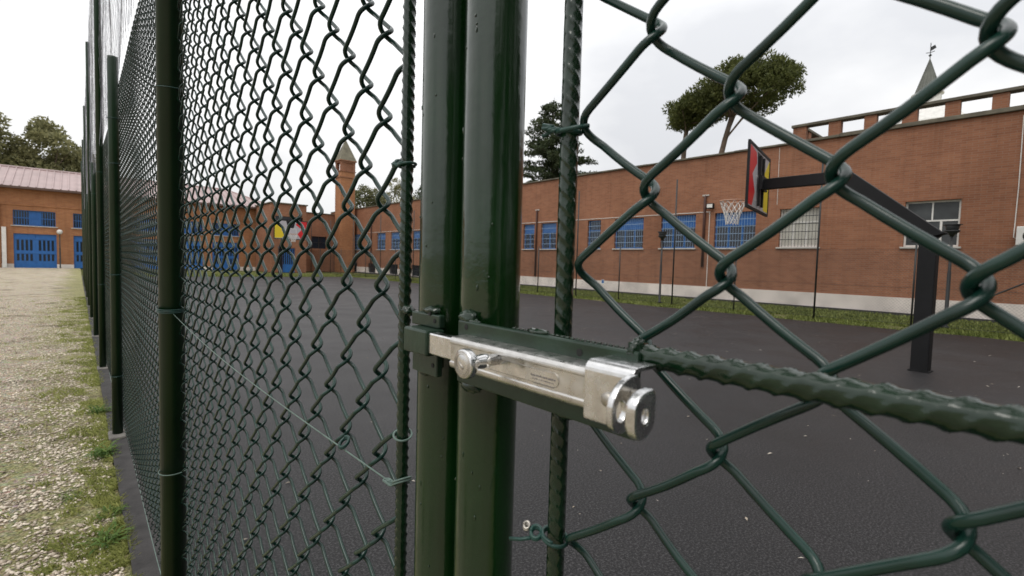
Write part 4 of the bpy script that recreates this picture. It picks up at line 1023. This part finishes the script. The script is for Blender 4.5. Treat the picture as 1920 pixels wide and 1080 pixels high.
# knob
kz, ky = 1.3070, .2005
q = MB()
def xl(q, prof, y, z, n=28):
    vv = []; ff = []
    for x, r in prof:
        for k in range(n): a = k*math.tau/n; vv.append((x, y + r*math.cos(a), z + r*math.sin(a)))
    for i in range(len(prof)-1):
        for k in range(n): ff.append((i*n+k, i*n+(k+1) % n, (i+1)*n+(k+1) % n, (i+1)*n+k))
    ff += [tuple(range(n-1,-1,-1)), tuple((len(prof)-1)*n+k for k in range(n))]
    q.add(vv, ff)
xl(q, [(.1705, .0032), (.1640, .0032), (.1635, .0038), (.1600, .0040), (.1560, .0036), (.1535, .0042), (.1525, .0066), (.1512, .0077), (.1492, .0080), (.1476, .0077), (.1470, .0070)], ky, kz)
kn = part(q, 'knob', M['chrome'], latch, True, fix=True)
q = MB(); xl(q, [(.1471, .0069), (.1468, .0066), (.1471, .0058)], ky, kz); xl(q, [(.1471, .0057), (.14672, .0054), (.1471, .005)], ky, kz); q.obox((.1468, ky + .0008, kz - .0008), (.0002, 0, 0), (0, .0020, .0016), (0, -.0002, .0003)); part(q, 'knob_face', M['dull_steel'], kn, True)
# bracket over the end of the body, with its padlock tab bent towards the viewer
q = MB(); prof = [(.1834, 1.2905), (.1700, 1.2905)] + arc_pts(.1680, 1.2935, .0020, -math.pi/2, -math.pi, 3) + [(.1660, 1.3110)] + arc_pts(.1705, 1.3140, .0045, math.pi, math.pi/2, 5) + [(.1834, 1.3185), (.1834, 1.3165), (.1710, 1.3165), (.1685, 1.3130), (.1685, 1.2935), (.1834, 1.2935)]
along_y(q, prof, .1105, .1352); part(q, 'bracket', M['chrome'], latch, fix=True, bevel=.0004)
def eye_tab(q, y0, y1, outline, hole, n=64):
    """plate across y: outline polygon in (x, z), star-shaped round its padlock hole"""
    cx_, cz_, hr, hz = hole; ro, ri = [], []; m_ = len(outline)
    for k in range(n):
        a = k*math.tau/n; dx_, dz_ = math.cos(a), math.sin(a); best = None
        for i in range(m_):
            (ax, az), (bx, bz) = outline[i], outline[(i+1) % m_]
            ex, ez = bx - ax, bz - az; den = dx_*ez - dz_*ex
            if abs(den) < 1e-12: continue
            t = ((ax - cx_)*ez - (az - cz_)*ex)/den; u_ = ((ax - cx_)*dz_ - (az - cz_)*dx_)/den
            if t > 0 and -1e-9 <= u_ <= 1 + 1e-9 and (best is None or t > best): best = t
        ro.append((cx_ + dx_*best, cz_ + dz_*best)); ri.append((cx_ + hr*dx_, cz_ + hz*dz_))
    vv = [(p[0], y_, p[1]) for y_, R_ in ((y0, ro), (y0, ri), (y1, ro), (y1, ri)) for p in R_]; ff = []
    for k in range(n):
        j = (k+1) % n; ff += [(k, j, n+j, n+k), (2*n+j, 2*n+k, 3*n+k, 3*n+j), (j, k, 2*n+k, 2*n+j), (n+k, n+j, 3*n+j, 3*n+k)]
    q.add(vv, ff)
def round_poly(P, r, n=5):
    """round every corner of a polygon"""
    out = []
    for i in range(len(P)):
        p0, p1, p2 = Vector((*P[i-1], 0)), Vector((*P[i], 0)), Vector((*P[(i+1) % len(P)], 0))
        d0, d2 = (p0 - p1), (p2 - p1); rr = min(r, d0.length*.48, d2.length*.48); a, b = p1 + d0.normalized()*rr, p1 + d2.normalized()*rr
        for k in range(n + 1):
            t = k/n; q_ = a*(1-t)**2 + p1*2*t*(1-t) + b*t*t; out.append((q_.x, q_.y))
    return out
tab_a = round_poly([(.1680, 1.3175), (.1575, 1.3165), (.1488, 1.3095), (.1488, 1.2990), (.1540, 1.2945), (.1610, 1.2955), (.1680, 1.2995)], .0055)
tab_b = round_poly([(.1632, 1.3142), (.1540, 1.3138), (.1488, 1.3100), (.1488, 1.2990), (.1530, 1.2948), (.1590, 1.2962), (.1632, 1.3000)], .0032)
q = MB(); eye_tab(q, .1074, .1104, tab_a, (.1552, 1.3040, .0030, .0042)); part(q, 'padlock_tab', M['chrome'], latch, fix=True, bevel=.0007)
q = MB(); eye_tab(q, .0972, .1020, tab_b, (.1560, 1.3045, .0018, .0026)); part(q, 'padlock_tab', M['chrome'], latch, fix=True, bevel=.0013)
q = MB(); q.box(.1600, .1634, .1018, .1076, 1.3010, 1.3118); q.box(.1655, .1690, .1076, .1106, 1.3000, 1.3120); part(q, 'bolt_tail', M['dull_steel'], latch, bevel=.0008)
q = MB(); xl(q, [(.1662, .0030), (.1648, .0030), (.1640, .0022)], .1220, 1.3035, 16); part(q, 'rivet', M['dull_steel'], latch, True, fix=True)
q = MB()
for (yy, zz) in ((.1530, 1.3168), (.1475, 1.2868), (.2465, 1.3185)): xl(q, [(.1837, .0019), (.1833, .0019), (.1832, .001)], yy, zz, 14)
part(q, 'screw_hole', M['hole'], latch)
q = MB(); blob(q, (.188, .250, 1.3240), (.0045, .0075, .0042), 2); blob(q, (.187, .243, 1.3205), (.003, .006, .003), 5); blob(q, (.188, .246, 1.2800), (.004, .010, .004), 8); blob(q, (.187, .1850, 1.3228), (.003, .008, .0016), 12); blob(q, (.189, .1235, 1.3215), (.006, .004, .006), 15); blob(q, (.187, .165, 1.2815), (.002, .006, .0015), 17)
for k in range(26):
    blob(q, (.1868, .205 - .0034*k, 1.3224), (.0010, .0015, .0007), 20 + k, 4)
tag(part(q, 'weld_bead', M['paint_rebar'], right, True), kind='stuff')
# runs and drips in the tube paint
q = MB(); rd = random.Random(12)
for k in range(34):
    a = rd.uniform(-2.9, -1.2) - .35; yc = rd.choice([.256, .309]); z_ = rd.uniform(1.12, 1.52)
    q2 = (PX + (TR)*math.cos(a - .6), yc + TR*math.sin(a - .6), z_); blob(q, q2, (.0006, .0008, rd.choice([.0008, .0012, .002])), k*1.7, 5)
tag(part(q, 'paint_drip', M['paint'], right, True), kind='stuff')

# ---------------------------------------------------------------- long fence on the left
fence = thing('chain_link_fence', 'tall green chain link fence receding along the gravel path', 'fence', (.19, 16, .09))
POSTS = [(1.60, 5.2), (4.27, 2.66), (6.85, 5.2), (9.5, 2.66), (12.1, 5.2), (14.8, 2.66), (17.4, 5.2), (20.1, 2.66), (22.7, 5.2), (25.3, 2.66), (28.0, 5.2)]
pmesh = {}
for h in (5.2, 2.66):
    q = MB(); q.lathe([(.030, 0), (.030, h - .115), (.0285, h - .10), (.0285, h - .09)], n=28); pmesh[h] = q.mesh('post', True)
    pmesh[h].materials.append(M['post'])
padm = MB(); padm.box(-.05, .045, -.10, .09, -.01, .012); padm = padm.mesh('footing')
for y, h in POSTS:
    o = link('post', pmesh[h], M['post'], fence); o.location = (.0 if h > 3 else .002, y - 16, .0)
    if y > 2:
        o = link('footing', padm, M['concrete'], fence, bevel=.01); o.location = (0, y - 16, 0)
FM = .228
y0 = 1.64; k = 0
while k < 300:
    y = y0 + W2*k
    sag = .006*noise.noise((y*.8, 0, 5)); put_wire(mid[k % 4] if k > 40 else fine[k % 5], fence, FM + sag, y, .5 + k*VP_/2 + .010*noise.noise((y*.6, 3, 0)), .125)
    k += 1
q = MB(); y = y0 + W2*k; a = W2/2
ki = 0
while y < 28.0:
    ph = (ki % 2)*VP_/2; pts = []
    for h in range(60):
        s_ = 1 if h % 2 == 0 else -1
        pts.append((FM - s_*.003, y + s_*a, .12 + ph + h*VP_/2))
    q.tube(pts, .0026, 3, False); y += W2; ki += 1
tag(part(q, 'wire_mesh', M['wire'], fence), kind='stuff')
for z in (.118, 2.455):
    q = MB(); q.tube([(FM + .004*math.sin(y_*2.0), y_, z + .008*math.sin(y_*1.7)) for y_ in np.arange(1.62, 28.1, .25)], .0017, 6); part(q, 'line_wire', M['tie'] if z < 1 else M['wire'], fence, True)
q = MB(); lattice(q, FM - .03, 1.65, 28.0, 2.47, 5.15, .11, 2.0, .0008, .03); nt = tag(part(q, 'ball_net', M['net'], fence), kind='stuff')
q = MB(); q.tube([(FM - .03, y_, 5.15 - .05*abs(math.sin((y_ - 1.6)/5.25*math.pi))) for y_ in np.arange(1.6, 28.1, .35)], .002, 5); part(q, 'net_rope', M['net'], fence)
for z, mm, tu in ((1.795, 'tie_dark', 1.0), (1.2000, 'tie_dark', 3.0), (.757, 'tie', 1.0)):
    q = MB(); ring(q, (.192, 1.60, z), .0325, (.03, .10), .0015, tu, .004, 26, 0, 1.08); part(q, 'tie_wire', M[mm], fence, True)
for y_, z in ((4.27, 2.25), (4.27, 1.95), (4.27, 1.2), (4.27, .5), (6.85, 2.2), (6.85, 1.0), (9.5, 2.2)):
    q = MB(); ring(q, (.194, y_, z), .0325, (.02, .06), .0015, 2.0, .004, 20, 0, 1.08); part(q, 'tie_wire', M['tie_dark'], fence, True)
